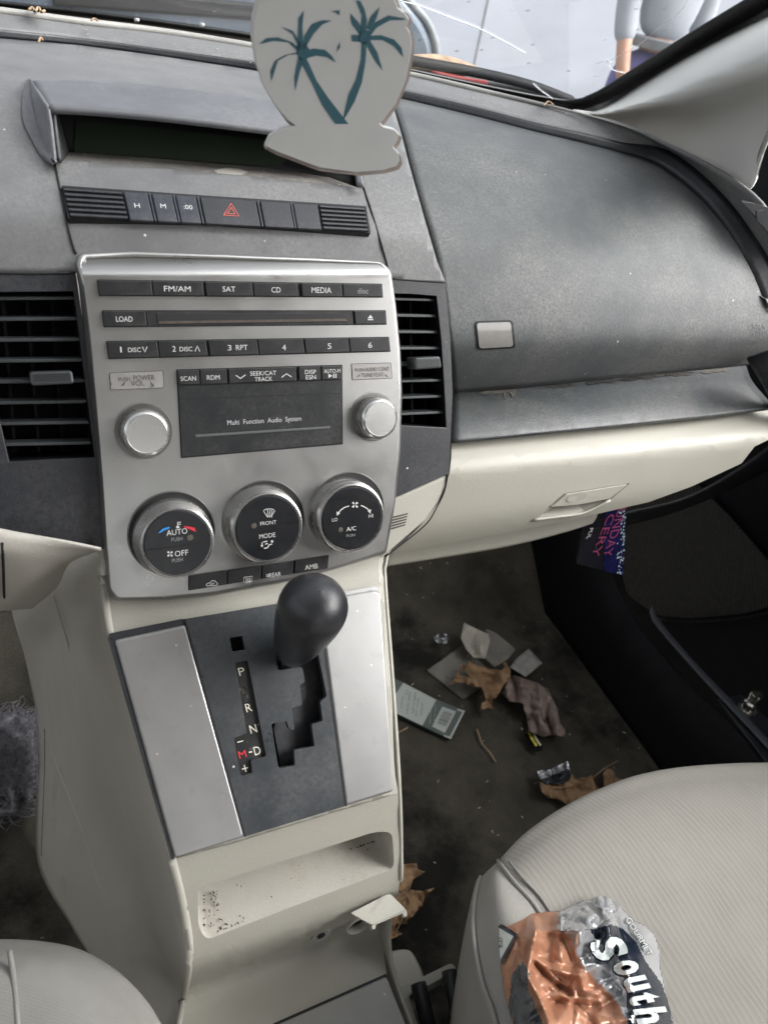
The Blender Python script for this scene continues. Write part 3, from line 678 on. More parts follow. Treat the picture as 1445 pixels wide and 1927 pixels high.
def fan(x, y, r, d, m=WHITE):
    P = []
    for k in range(4):
        a = math.pi/4+k*math.pi/2
        P.append([(x+r*.15*math.cos(a+.6), y+r*.15*math.sin(a+.6)), (x+r*.75*math.cos(a-.45), y+r*.75*math.sin(a-.45)), (x+r*math.cos(a-.15), y+r*math.sin(a-.15)), (x+r*.95*math.cos(a+.35), y+r*.95*math.sin(a+.35))])
    shapes('fan_mark', TF, P, m, d, n=E_)
d0 = dials[0][0]
T('AUTO', 333, 1001, 39, 10.5, d0); T('PUSH', 333, 1014.5, 21, 7, d0, LGREY); T('OFF', 341.5, 1041, 25, 10.5, d0); T('PUSH', 334, 1054, 20, 7, d0, LGREY); fan(320, 1042.5, 6.5, d0)
strokes('dial_split', TF, [[(272, 1037), (397, 1019)]], 1.3, BLACK, d0, n=E_)
strokes('thermometer_mark', TF, [[(334.5, 982), (334.5, 990)], [(336, 983), (340, 983)], [(336, 986.5), (340, 986.5)]], 1.6, WHITE, d0, n=E_); shapes('thermometer_mark', TF, [[(331.5, 990), (337.5, 990), (337.5, 994), (331.5, 994)]], WHITE, d0, n=E_)
shapes('cold_arrow', TF, [[(297, 1004), (306, 995), (318, 991), (320, 994), (308, 998.5), (305, 1001)]], BLUE, d0, n=E_)
shapes('warm_arrow', TF, [[(346, 990), (357, 991), (366, 993), (369, 1001), (360, 997), (347, 993)]], RED, d0, n=E_)
lathe('lamp', TF, TF.uv(358, 1011.5, E_), [(.0021, E_), (.0001, E_+.0003)], M('lamp_brown', (.10, .085, .07), .3), d0, px=False, seg=16)
LMP = bpy.data.materials['lamp_brown']
d1 = dials[1][0]
T('FRONT', 505, 984, 30, 7, d1); T('MODE', 503, 1008, 30, 8.5, d1); strokes('dial_split', TF, [[(445, 1002), (563, 987)]], 1.3, BLACK, d1, n=E_)
strokes('defrost_mark', TF, [[(496, 961.5), (499, 958.5), (507, 957.5), (514, 958.5), (517, 961.5), (511, 971), (502, 971.5), (496, 961.5), (499, 958.5)], [(503, 960), (504.5, 964), (502.5, 968), (504, 974)], [(507, 960), (508.5, 964), (506.5, 968), (508, 974)], [(511, 960), (512.5, 964), (510.5, 968), (512, 974)]], 1.3, WHITE, d1, n=E_)
strokes('airflow_mark', TF, [[(493, 1021), (493, 1027)], [(495, 1020), (503, 1018.5)], [(497, 1032), (503, 1031), (507, 1025), (512, 1024)], [(499, 1024), (504, 1023)]], 2.0, WHITE, d1, n=E_)
shapes('airflow_mark', TF, [[(510, 1017), (514, 1017), (514, 1021), (510, 1021)], [(490, 1026), (496, 1026), (493, 1030)]], WHITE, d1, n=E_)
lathe('lamp', TF, TF.uv(478, 989.5, E_), [(.0020, E_), (.0001, E_+.0003)], LMP, d1, px=False, seg=16)
d2 = dials[2][0]
T('LO', 630, 978, 10, 6.5, d2); T('HI', 698, 971, 8, 6.5, d2); T('A/C', 661, 995, 18, 8, d2); T('PUSH', 660, 1007.5, 16, 5.5, d2, LGREY); fan(668, 950, 7, d2)
strokes('arc_mark', TF, [[(657, 952), (648, 955), (641, 960), (637, 965)], [(679, 951), (686, 954), (692, 958), (695, 962)]], 1.8, WHITE, d2, n=E_)
shapes('arc_mark', TF, [[(634, 971), (633.5, 962.5), (640, 965.5)], [(697, 967), (691.5, 961), (698, 958.5)]], WHITE, d2, n=E_)
lathe('lamp', TF, TF.uv(641, 997, E_), [(.0019, E_), (.0001, E_+.0003)], LMP, d2, px=False, seg=16)
# lower button row
Q5 = [(356, 1085), (617, 1046), (615, 1071), (356, 1110)]
slot(Q5, 1.6)
R5 = row(*Q5, [(356, 427), (429, 492), (494, 553), (556, 617)])
b5 = [button(q) for q in R5]
text(FACE, 'REAR', 517.5, 1081.5, 22, 8, WHITE, b5[2], n=.0024, bold=.006, rot=.0)
text(FACE, 'AMB', 586, 1066.5, 24, 9, WHITE, b5[3], n=.0024, bold=.004)
P5 = []
for k in range(4):
    a = math.pi/4+k*math.pi/2; x, y, r = 504, 1083.5, 3.8
    P5.append([(x, y), (x+r*math.cos(a-.4), y+r*math.sin(a-.4)), (x+r*math.cos(a+.3), y+r*math.sin(a+.3))])
shapes('fan_mark', FACE, P5, WHITE, b5[2], n=.0024)
strokes('recirculation_mark', FACE, [[(388, 1101), (390, 1098), (395, 1097), (399, 1093), (404, 1093), (408, 1097), (410, 1099), (408, 1101.5), (388, 1102.5)], [(395, 1099.5), (403, 1098.5), (401, 1096.5)]], 1.1, WHITE, b5[0], n=.0024)
strokes('rear_defrost_mark', FACE, [[(459, 1086.5), (474.5, 1084.5), (474.5, 1094), (459, 1096), (459, 1086.5)], [(463, 1088), (464, 1091), (463, 1094), (464, 1098)], [(466.5, 1087.5), (467.5, 1090.5), (466.5, 1093.5), (467.5, 1097.5)], [(470, 1087), (471, 1090), (470, 1093), (471, 1097)]], 1.1, WHITE, b5[1], n=.0024)
# ================================================================= CENTRE CONSOLE
con = thing('center_console', 'beige centre console with shift plate, open storage tray and power sockets', 'console', (.15, .3, -.95))
PLT = Frame((0, .383, -.395), (1, 0, 0), (0, .7071, .7071))
TRM = Prof([(.43, -.33), (.402, -.387), (.3865, -.3975), (.2755, -.5085), (.270, -.515)])
trim_rows = [[(184, 1010), (300, 1010), (450, 1005), (600, 995), (742, 980)],
 [(190, 1110), (300, 1135), (450, 1130), (600, 1095), (722, 1050)],
 [(203, 1192), (300, 1172), (450, 1147), (600, 1122), (722, 1102)],
 [(262, 1400), (380, 1380), (500, 1350), (620, 1320), (737, 1300)],
 [(321, 1619), (430, 1590), (540, 1556), (640, 1526), (749, 1494)]]
to = trim_rows[0]+[(722, 1050), (722, 1102), (729, 1200), (737, 1300), (745, 1400)]+trim_rows[4][::-1]+[(292, 1510), (262, 1400), (230, 1290), (203, 1192), (190, 1110)]
sheet2('console_trim', to, [[(365, 1190), (590, 1152), (638, 1500), (474, 1552)]], TRM, 12, BEIGE, con, solid=.003, smooth=True)
def PL(n): return lambda x, y: PLT.P(x, y, n)
lp = prism('silver_side_panel', PLT, [(216, 1206), (349, 1177), (460, 1575), (329, 1615)], -.002, .003, SILVP, con, rnd=.0025, bevel=.0015, taper=.0015, seg=3)
rp = prism('silver_side_panel', PLT, [(601, 1131), (705, 1111), (716, 1117), (741, 1489), (652, 1516)], -.002, .003, SILVP, con, rnd=.0025, bevel=.0015, taper=.0015, seg=3)
prism('panel_back_edge', PLT, [(203, 1193), (346, 1164), (349, 1176), (214, 1207)], -.002, .0016, DASHD, con, rnd=.002)
prism('panel_back_edge', PLT, [(598, 1122), (708, 1103), (714, 1110), (601, 1130)], -.002, .0016, SILVP, con, rnd=.002)
prism('panel_side_gap', PLT, [(202, 1196), (216, 1207), (329, 1616), (323, 1619)], -.002, .0012, DASHD, con)
gate = [(518, 1234), (524, 1262), (568.6, 1256), (574, 1284), (564, 1289), (568.6, 1327), (548, 1333), (554, 1375), (544, 1373), (539.5, 1357), (510.5, 1362.5), (524, 1447), (555, 1441), (553, 1412), (592, 1405), (586, 1363.5), (607, 1357), (602.5, 1320), (615, 1311), (598, 1228), (590, 1212), (528, 1218)]
ind = [(441.7, 1248), (466, 1243), (500.8, 1423.6), (471.7, 1431), (474.6, 1455), (453, 1461), (439.7, 1390), (464, 1380)]
sq = [(432, 1200.7), (456, 1196.8), (461.6, 1223), (437, 1227)]
SHP = M('shift_plate_plastic', (.032, .037, .043), .36, var=.12, vs=18, bump=.12, bs=1300, dust=.28, dcol=(.24, .235, .22), ds=18, specks=.05)
rl = lambda P, r: [tuple(p) for p in roundpoly([Vector(q) for q in P], r, 3)]
sp = sheet2('shift_plate', [(347, 1165), (598, 1124), (651.5, 1517), (461, 1575)], [rl(gate, 4), rl(ind, 3), rl(sq, 2)], PL(.0026), 0, SHP, con, solid=.005, bevel=.0006)
sheet('seam', [(346.5, 1165), (350, 1165), (463, 1575), (459.5, 1576)], PL(.0030), 60, BLACK, con)
sheet('seam', [(597, 1123), (600, 1123), (652.5, 1517), (650, 1518)], PL(.0030), 60, BLACK, con)
sheet('gate_well', [(480, 1190), (640, 1180), (650, 1470), (490, 1490)], PL(-.02), 100, VENTP, sp, solid=.002)
sheet('gate_leaf', [(560, 1225), (600, 1215), (640, 1400), (600, 1420), (585, 1440), (530, 1455), (515, 1370)], PL(-.012), 100, DASHD, sp, solid=.001)
sheet('key_hole_well', [(420, 1190), (475, 1190), (475, 1235), (420, 1235)], PL(-.012), 100, BLACK, sp, solid=.002)
INDM = M('indicator_black', (.018, .018, .019), .35, var=.2, stain=(120, .58, (.16, .14, .12), .8), specks=.10)
iw = sheet('indicator_strip', [(434, 1240), (474, 1236), (510, 1430), (480, 1440), (480, 1462), (448, 1468), (432, 1388)], PL(-.0005), 100, INDM, sp)
CRM = M('indicator_cream', (.70, .68, .58), .5, var=0)
def TP(s, x, y, w, h, m=CRM, rot=-.18, b=.01, n=.0): text(PLT, s, x, y, w, h, m, iw, n=n, rot=rot*0+.0, bold=b, shear=-.12)
for s, x, y, w, h in (('P', 454.5, 1264, 11, 15), ('R', 468, 1332, 11.5, 16), ('N', 476.5, 1372, 12.5, 16), ('D', 484, 1413, 12, 16)): TP(s, x, y, w, h)
TP('M', 456, 1420, 14, 14, RED); strokes('legend', PLT, [[(468.5, 1416.5), (474.5, 1415)]], 2.6, CRM, iw, n=0)
strokes('legend', PLT, [[(446.5, 1397.5), (457.5, 1394.5)]], 1.8, CRM, iw, n=0); strokes('legend', PLT, [[(455.5, 1448), (467, 1445)], [(459.5, 1440), (463, 1453)]], 1.7, CRM, iw, n=0)
# front face with the open tray
FRO = Prof([(.2735, -.509), (.262, -.535), (.2435, -.585), (.2395, -.600), (.2425, -.620), (.2525, -.652), (.262, -.692), (.2615, -.703), (.252, -.713), (.20, -.714), (-.1, -.716)])
lpx = [(p.x, p.y) for p in cat([(320, 1619), (332, 1660), (344, 1720), (354, 1800), (346, 1870), (334, 1940), (330, 2010)], 22)]
fo = [ (430, 1590), (540, 1556), (640, 1526), (749, 1494), (752, 1580), (752, 1660), (749, 1682), (737, 1700), (724, 1716), (721, 1740), (723, 1800), (730, 1850), (600, 1900), (460, 1960)]+lpx[::-1]
fh = rl([(372, 1672), (600, 1600), (705, 1566), (738, 1566), (742, 1635), (560, 1703), (388, 1770), (373, 1745)], 14)
sheet2('console_front', fo, [fh], FRO, 14, BEIGE, con, smooth=True)
TRAYM = M('tray_beige', (.47, .455, .41), .5, var=.05, vs=12, bump=.4, bs=480, bdist=.0008, stain=(26, .60, (.26, .22, .15), .35), dust=.3, dcol=(.3, .25, .17), ds=30)
a3 = [FRO(x, y) for x, y in fh]; ym = sum(p[1] for p in fh)/len(fh); b3 = []
for (x, y), p in zip(fh, a3):
    line = 1672+(x-372)*(1635-1770)/(742-388)*.9+40
    b3.append(p+(Vector((0, .085, -.004)) if y > line else Vector((0, .07, -.012))))
md = [p.lerp(q, .12)+Vector((0, 0, -.002)) for p, q in zip(a3, b3)]
nh = len(fh)
tr = mk('storage_tray', a3+md+b3, [[i, (i+1) % nh, nh+(i+1) % nh, nh+i] for i in range(nh)]+[[nh+i, nh+(i+1) % nh, 2*nh+(i+1) % nh, 2*nh+i] for i in range(nh)]+[[2*nh+i for i in range(nh)]], TRAYM, con, smooth=False)
tr.data.polygons.foreach_set('use_smooth', [len(p.vertices) == 4 for p in tr.data.polygons])
# riser under the tray and deck
None and patch3('console_riser', [[HY(335, 1770, .262), HY(450, 1770, .262), HY(600, 1735, .262), HY(735, 1690, .262)], [HY(328, 1850, .265), HY(450, 1842, .265), HY(600, 1800, .265), HY(733, 1765, .265)], [Vector((.052, .262, CAMZ-.705)), Vector((.12, .258, CAMZ-.705)), Vector((.19, .252, CAMZ-.705)), Vector((.245, .248, CAMZ-.705))], [Vector((.048, .225, CAMZ-.712)), Vector((.12, .222, CAMZ-.712)), Vector((.19, .218, CAMZ-.712)), Vector((.248, .212, CAMZ-.712))]], BEIGEG, con, 30, 30, solid=.004)
A_l, B_l = HZ(520, 1930, -.712), HZ(727, 1838, -.712); dl = (B_l-A_l)
LF = Frame((0, 0, -.7135), (1, 0, 0), (0, 1, 0))
lid = prism('console_lid', LF, [(A_l.x, A_l.y), (B_l.x, B_l.y), (B_l.x+.002, -.15), (A_l.x, -.15)], -.008, .0025, M('lid_grey', (.29, .287, .275), .45, var=.06, bump=.3, bs=700, dust=.3, ds=20, specks=.12), con, px=False, rnd=.003, bevel=.0015)
prism('deck_gap', LF, [(A_l.x-.002, A_l.y+.0022), (B_l.x+.001, B_l.y+.0022), (B_l.x+.003, -.15), (A_l.x-.002, -.15)], -.004, .0009, BLACK, con, px=False)
# sockets and open cover
SKF = Frame((0, .262, -.61), (1, 0, 0), (0, .06, 1))
prism('socket_bezel', SKF, [(568, 1742), (640, 1716), (655, 1722), (652, 1745), (622, 1765), (575, 1775)], -.004, .003, BEIGEG, con, rnd=.004, bevel=.002)
for (x, y, r) in ((600, 1750, .0085),):
    lathe('socket', SKF, (x, y), [(r, .003), (r*.96, .0055), (r*.8, .0058), (r*.55, .0050)], BEIGEG, con, seg=24); lathe('socket_hole', SKF, (x, y), [(r*.42, .0051), (r*.4, .0062), (r*.02, .0062)], BLACK, con, seg=20)
lathe('socket', SKF, (668, 1722), [(.0125, .001), (.0125, .010), (.0112, .0108), (.0105, .004)], BEIGE, con, seg=28); lathe('socket_hole', SKF, (668, 1722), [(.0104, .004), (.0100, .0042)], BLACK, con, seg=24)
cv = [(659, 1722), (734, 1682), (766, 1722), (702, 1750)]
cvf = Frame((0, .225, -.600), (1, 0, 0), (0, .9, .30))
cover = prism('socket_cover', cvf, [(659, 1719), (727, 1684), (735, 1683), (765, 1713), (700, 1742)], -.003, .0, BEIGE, con, rnd=.002, bevel=.001)
prism('cover_lip', cvf, [(699, 1741), (765, 1712), (767, 1724), (760, 1728), (757, 1720), (708, 1741), (706, 1750), (700, 1750)], -.006, -.0005, BEIGE, cover, bevel=.0006)
text(cvf, '12V120W', 711, 1701, 36, 7, BEIGEG, cover, n=.0002, rot=.50, shear=0)
# driver side wall
def hx(x, y, X_): return HX(x, y, X_)
top = [Vector((.044, .405, CAMZ-.36))] + [TRM(*p) for p in [(190, 1090), (203, 1192), (230, 1280), (262, 1400)]] + [FRO(320, 1619), FRO(344, 1720), FRO(354, 1800), FRO(346, 1870), FRO(334, 1940), Vector((.04, .05, CAMZ-.72))]
b_px = [(22, 1150), (45, 1230), (60, 1300), (69, 1350), (72, 1440), (70, 1620), (135, 1745), (190, 1835), (230, 1920)]
b_y = [.72, .74, .74, .72, .66, .56, .46, .40, .34]
t_y = [p.y for p in top]
m1_px = [(140, 1075), (170, 1140), (186, 1210), (205, 1290), (235, 1400), (290, 1610), (316, 1710), (328, 1800), (322, 1880)]
m2_px = [(80, 1110), (110, 1190), (120, 1260), (135, 1330), (160, 1430), (205, 1600), (240, 1710), (262, 1790), (275, 1870)]
def side(px_, w): return [HY(x, y, t_y[i]*(1-w)+b_y[i]*w) for i, (x, y) in enumerate(px_)]
m1 = side(m1_px, .22)+[Vector((.04, .20, CAMZ-.76)), Vector((.03, .05, CAMZ-.76))]
m2 = side(m2_px, .55)+[Vector((.038, .20, CAMZ-.82)), Vector((.03, .05, CAMZ-.82))]
m3 = side(b_px, 1)+[Vector((.02, .18, CAMZ-.95)), Vector((.02, .05, CAMZ-.95))]
tube('console_edge', [FRO(*p)+Vector((.0005, 0, -.001)) for p in lpx], .0028, BEIGE, con, res=60)
tube('console_edge', [TRM(x, y)+Vector((.0012, .001, -.0012)) for x, y in [(190, 1100), (203, 1192), (230, 1290), (262, 1400), (292, 1510), (320, 1617)]], .0022, BEIGE, con, res=50)
SIDEM = M('console_side_beige', (.46, .44, .395), .55, var=.06, vs=6, bump=.4, bs=520, rvar=.05, bdist=.0006, stain=(9, .62, (.24, .215, .18), .45), dust=.15, dcol=(.22, .2, .17), ds=20)
for L_, q in ((top, HY(190, 1005, .44)), (m1, HY(150, 1035, .50)), (m2, HY(88, 1068, .62)), (m3, HY(26, 1105, .74))): L_.insert(0, q)
cside = patch3('console_side', [top, m1, m2, m3], SIDEM, con, 90, 30, solid=.004)
from mathutils.bvhtree import BVHTree
def onmesh(o, px, py, e=.0005):
    V = [v.co+WORLD[o.name] for v in o.data.vertices]; t = BVHTree.FromPolygons(V, [list(p.vertices) for p in o.data.polygons]); d = ray(px, py).normalized()
    h = t.ray_cast(O3, d)[0]; return (h or HY(px, py, .5))-d*e
for P, r, mt in (([(72, 1362), (90, 1400), (120, 1475), (150, 1550), (178, 1640), (200, 1700)], .0006, SIDEM), ([(84, 1372), (84, 1450), (80, 1550), (78, 1612)], .0005, DARKB), ([(100, 1120), (130, 1220), (142, 1290)], .0008, SIDEM)): tube('seam', [onmesh(cside, x, y) for x, y in P], r, mt, con, res=24)
rt = [TRM(*p) for p in [(735, 1010), (722, 1060), (722, 1102), (737, 1300), (749, 1492)]]+[FRO(752, 1600), FRO(752, 1665), Vector((.250, .255, CAMZ-.62)), Vector((.249, .212, CAMZ-.712)), Vector((.252, .0, CAMZ-.712)), Vector((.252, -.15, CAMZ-.712))]
patch3('console_right_wall', [rt, [p+Vector((.004, .02, -.03)) for p in rt], [Vector((.255, max(p.y+.05, -.15), (p.z+.06)*.5)) for p in rt], [Vector((.25, p.y+.08, .0)) for p in rt]], BEIGE, con, 60, 20, solid=.003)
# knee panel on the driver side
kp = patch3('knee_panel', [[HY(-160, 960, .412), HY(0, 995, .408), HY(100, 1016, .406), HY(190, 1036, .403)],
  [HY(-160, 1010, .406), HY(0, 1035, .404), HY(80, 1045, .408), HY(174, 1041, .420)],
  [HY(-160, 1070, .415), HY(0, 1075, .415), HY(70, 1078, .425), HY(130, 1062, .450)],
  [HY(-160, 1120, .445), HY(0, 1115, .44), HY(60, 1112, .455), HY(107, 1106, .490)],
  [HY(-160, 1150, .48), HY(0, 1147, .47), HY(40, 1144, .49), HY(68, 1140, .53)],
  [HY(-160, 1160, .53), HY(0, 1150, .52), HY(30, 1148, .53), HY(60, 1146, .58)]], SIDEM, dash, 50, 40, solid=.002)
tube('seam', [onmesh(kp, x, y) for x, y in [(4, 1022), (6, 1060), (8, 1120), (9, 1150)]], .0009, BLACK, dash)
# ================================================================= GEAR LEVER
lev = thing('gear_lever', 'black rounded shift knob on the gear lever rising from the gate', 'gear lever', (.17, .37, -.40))
KNB = M('leather_black', (.020, .021, .025), .34, var=.15, vs=60, bump=.25, bs=1300, rvar=.05, dust=.06, ds=60)
A = PLT.P(551, 1226, .012); bestd = None
for k in range(200):
    Y_ = .40-k*.001; q = HY(589, 1143, Y_)
    if (q-A).length >= .070 and q.y < A.y: B = q; break
ax = (B-A).normalized(); e1 = ax.cross(Vector((0, 0, 1))).normalized(); e2 = ax.cross(e1)
prof = [(0, .0085), (.002, .0115), (.006, .0140), (.015, .0168), (.028, .0188), (.042, .0208), (.055, .0226), (.066, .0234)] + [(.070+.0225*math.sin(t*math.pi/20), .0235*math.cos(t*math.pi/20)) for t in range(1, 10)]+[(.0926, .0004)]
v = []; f = []; S_ = 40
for s, r in prof:
    c = A+ax*s
    for k in range(S_):
        w = 2*math.pi*k/S_; v.append(c+e1*r*math.cos(w)+e2*r*math.sin(w))
for i in range(len(prof)-1):
    for k in range(S_): f.append([i*S_+k, i*S_+(k+1) % S_, (i+1)*S_+(k+1) % S_, (i+1)*S_+k])
f.append([k for k in range(S_)]); mk('shift_knob', v, f, KNB, lev, smooth=True, subsurf=1)
tube('collar', [A-ax*.006, A+ax*.001], .0095, M('grey_collar', (.12, .125, .13), .35), lev, seg=24, res=3)
tube('lever_shaft', [A-ax*.045, A-ax*.004], .005, M('lever_steel', (.3, .3, .3), .3, metal=.9), lev, seg=16, res=3)
# ================================================================= FLOOR
CARP = M('carpet', (.070, .065, .053), .95, var=.35, vs=6, bump=1.0, bs=700, dust=.8, dcol=(.17, .155, .125), ds=6, df=60, spec=.1, stain=(4.5, .50, (.012, .012, .013), .85), bdist=.003)
def floor_z(x, y):
    z = -.95
    if y > .78: z += min((y-.78)*.8, .45)
    return z
nx, ny = 60, 60; v = []
for j in range(ny):
    for i in range(nx):
        x = -.75+1.66*i/(nx-1); y = -.35+1.55*j/(ny-1)
        v.append(Vector((x, y, CAMZ+floor_z(x, y)+.003*noise.noise(Vector((x*9, y*9, 0))))))
fl = grid('floor', v, nx, ny, CARP, None, solid=0, subsurf=0)
fl.data.flip_normals() if fl.data.polygons[0].normal.z < 0 else None
fl['kind'] = 'structure'
# ================================================================= DOOR AND SILL
sill = thing('door_sill', 'black plastic sill trim along the passenger door opening', 'sill trim', (.9, .4, -.95))
GRYT = M('grey_trim_strip', (.07, .075, .085), .5, var=.05)
patch3('kick_panel', [[Vector((.86, -.3, CAMZ-.95)), Vector((.865, .3, CAMZ-.95)), Vector((.885, .7, CAMZ-.95)), Vector((.90, 1.1, CAMZ-.95))], [Vector((.885, -.3, CAMZ-.86)), Vector((.885, .3, CAMZ-.86)), Vector((.90, .7, CAMZ-.84)), Vector((.91, 1.1, CAMZ-.60))], [Vector((.905, -.3, CAMZ-.805)), Vector((.905, .3, CAMZ-.805)), Vector((.92, .7, CAMZ-.79)), Vector((.93, 1.1, CAMZ-.40))]], DARKB, sill, 30, 14, solid=.005)
patch('sill_strip', [[(1222, 1150), (1234, 1178), (1306, 1262), (1386, 1348), (1466, 1434)], [(1226, 1142), (1242, 1172), (1316, 1257), (1396, 1340), (1474, 1424)]], lambda x, y: HZ(x, y, -.796), GRYT, sill, 20, 4, solid=.002)
door = thing('passenger_door', 'dark passenger door inner panel with mesh speaker grille', 'door', (1.03, .4, -.9))
box('door_panel', (1.02, -.6, -.93), (1.08, 1.15, -.10), DARKB, door, bevel=.01)
SPK = M('speaker_mesh', (.009, .009, .009), .5, var=.2, vs=60)
add_weave(SPK, 75, .8, dist=.003)
sheet('speaker_grille', rl([(1140, 960), (1300, 900), (1372, 972), (1450, 1062), (1470, 1135), (1400, 1155), (1300, 1164), (1240, 1160), (1180, 1120)], 14), lambda x, y: HX(x, y, 1.0), 40, SPK, door, solid=.003)
patch('door_pocket_edge', [[(1235, 1163), (1300, 1168), (1400, 1160), (1480, 1140)], [(1236, 1168), (1300, 1173), (1400, 1165), (1480, 1146)]], lambda x, y: HX(x, y, .995), DARKB, door, 14, 3, solid=.006)
BF = Frame((0, .40, -.745), (1, 0, 0), (0, .35, .94))
STL = M('steel', (.55, .53, .48), .25, metal=.95)
bolt = thing('striker_bolt', 'shiny steel bolt standing behind the grey sill strip', 'bolt', (.95, .4, -.75))
BW = Frame(HZ(1405, 1335, -.80)-O3, (1, 0, 0), (0, 1, 0)); BW = Frame(HZ(1405, 1335, -.80)-O3, (1, 0, 0), (0, 1, 0))
lathe('washer', BW, (0, 0), [(.014, .0), (.014, .003), (.010, .004), (.010, .012), (.0105, .014), (.0105, .016), (.0072, .018), (.0072, .026), (.0085, .027), (.0085, .033), (.0078, .0345), (.002, .035)], STL, bolt, px=False, seg=28)
prism('bracket', BW, [(-.03, .03), (.015, .025), (.02, -.02), (.035, -.12), (-.05, -.10)], -.004, 0, DASHD, bolt, px=False, bevel=.001)
# ================================================================= WINDSCREEN
ws = thing('windscreen', 'cracked dusty windscreen with black edge band', 'windscreen', (.3, .9, -.1))
GP = Frame((0, .90, -.095), (1, 0, 0), (0, -.866, .5))
gm = bpy.data.materials.new('dusty_glass'); gm.use_nodes = True; nt = gm.node_tree; nt.nodes.clear()
out = nt.nodes.new('ShaderNodeOutputMaterial'); tr_ = nt.nodes.new('ShaderNodeBsdfTransparent'); tr_.inputs[0].default_value = (.93, .95, .96, 1)
gl = nt.nodes.new('ShaderNodeBsdfGlossy'); gl.inputs['Roughness'].default_value = .02; df = nt.nodes.new('ShaderNodeBsdfDiffuse'); df.inputs[0].default_value = (.75, .76, .78, 1)
fr_ = nt.nodes.new('ShaderNodeFresnel'); fr_.inputs[0].default_value = 1.35
m1_ = nt.nodes.new('ShaderNodeMixShader'); m2_ = nt.nodes.new('ShaderNodeMixShader')
tc = nt.nodes.new('ShaderNodeTexCoord'); nz = nt.nodes.new('ShaderNodeTexNoise'); nz.inputs['Scale'].default_value = 8; nz.inputs['Detail'].default_value = 8
vo = nt.nodes.new('ShaderNodeTexVoronoi'); vo.inputs['Scale'].default_value = 38; rp1 = nt.nodes.new('ShaderNodeValToRGB'); rp1.color_ramp.elements[0].position = .05; rp1.color_ramp.elements[0].color = (.4, .4, .4, 1); rp1.color_ramp.elements[1].position = .12; rp1.color_ramp.elements[1].color = (0, 0, 0, 1)
rp2 = nt.nodes.new('ShaderNodeValToRGB'); rp2.color_ramp.elements[0].position = .35; rp2.color_ramp.elements[0].color = (.06, .06, .06, 1); rp2.color_ramp.elements[1].position = .75; rp2.color_ramp.elements[1].color = (.22, .22, .22, 1)
ad = nt.nodes.new('ShaderNodeMath'); ad.operation = 'ADD'; ad.use_clamp = True
L = nt.links; L.new(tc.outputs['Object'], nz.inputs[0]); L.new(tc.outputs['Object'], vo.inputs[0]); L.new(nz.outputs[0], rp2.inputs[0]); L.new(vo.outputs['Distance'], rp1.inputs[0])
L.new(rp1.outputs[0], ad.inputs[0]); L.new(rp2.outputs[0], ad.inputs[1]); L.new(fr_.outputs[0], m1_.inputs[0]); L.new(tr_.outputs[0], m1_.inputs[1]); L.new(gl.outputs[0], m1_.inputs[2])
L.new(ad.outputs[0], m2_.inputs[0]); L.new(m1_.outputs[0], m2_.inputs[1]); L.new(df.outputs[0], m2_.inputs[2]); L.new(m2_.outputs[0], out.inputs[0])
gq = [(.95, -.02), (.95, .80), (-.75, .80), (-.75, -.02)]
mk('glass_pane', [GP.at(u, w, 0) for u, w in gq], [[0, 1, 2, 3]], gm, ws)
FRIT = M('black_edge_band', (.008, .008, .009), .35, var=0)
patch('edge_band', [[(-300, -26), (0, 7), (150, 23), (300, 42), (470, 66), (620, 98), (775, 133), (900, 160), (1000, 180), (1060, 190), (1090, 190), (1130, 172), (1200, 127), (1300, 64), (1400, 4), (1560, -90)],
  [(-300, -5), (0, 22), (150, 42), (300, 60), (470, 87), (620, 115), (775, 146), (900, 174), (1000, 196), (1050, 208), (1100, 213), (1150, 196), (1210, 158), (1300, 106), (1400, 54), (1580, -40)]], lambda x, y: GP.P(x, y, .002), FRIT, ws, 120, 4, curve=False, solid=.003)
CRK = M('crack_white', (.85, .88, .9), .3, var=0)
for P, r in (([(750, 0), (790, 10), (850, 33), (900, 52), (950, 78), (975, 92), (989, 100)], .0005), ([(1003, 157), (1018, 170), (1035, 182), (1052, 195)], .0006), ([(1298, -5), (1270, 30), (1230, 60), (1200, 85), (1150, 112), (1140, 117)], .00022), ([(1143, 110), (1146, 124), (1156, 132), (1177, 137)], .0004), ([(1122, 119), (1140, 113), (1150, 116)], .0004), ([(1140, 122), (1125, 145), (1112, 165)], .00015)):
    tube('crack', [GP.P(x, y, .001) for x, y in P], r, CRK, ws, seg=5)
random.seed(11)
for (x, y) in ((257, 33), (380, 42)): lathe('fixing_dot', GP, (x, y), [(.0028, .001), (.0022, .003), (.0003, .0035)], WHITE, ws, seg=12)
# pillar trim
pil = patch3('pillar_trim', [
 [GP.P(x, y, .004) for x, y in [(1070, 209), (1112, 208), (1150, 193), (1210, 155), (1300, 101), (1400, 49), (1500, 0)]],
 [HY(1074, 211, .80), HY(1125, 213, .78), HY(1175, 202, .73), HY(1250, 180, .66), HY(1330, 150, .58), HY(1410, 120, .50), HY(1500, 80, .40)],
 [HY(1080, 213, .81), HY(1135, 222, .79), HY(1190, 226, .76), HY(1260, 228, .69), HY(1340, 222, .62), HY(1420, 205, .55), HY(1495, 170, .47)],
 [HY(1090, 217, .815), HY(1140, 235, .80), HY(1195, 252, .76), HY(1260, 284, .70), HY(1335, 322, .62), HY(1404, 360, .56), HY(1448, 250, .53)]], M('pillar_pale', (.58, .58, .56), .6, var=.03, vs=6, bump=.2, bs=600), None, 60, 30, solid=.004)
tag(pil, 'pale grey windscreen pillar trim beside the black glass edge', 'pillar trim')
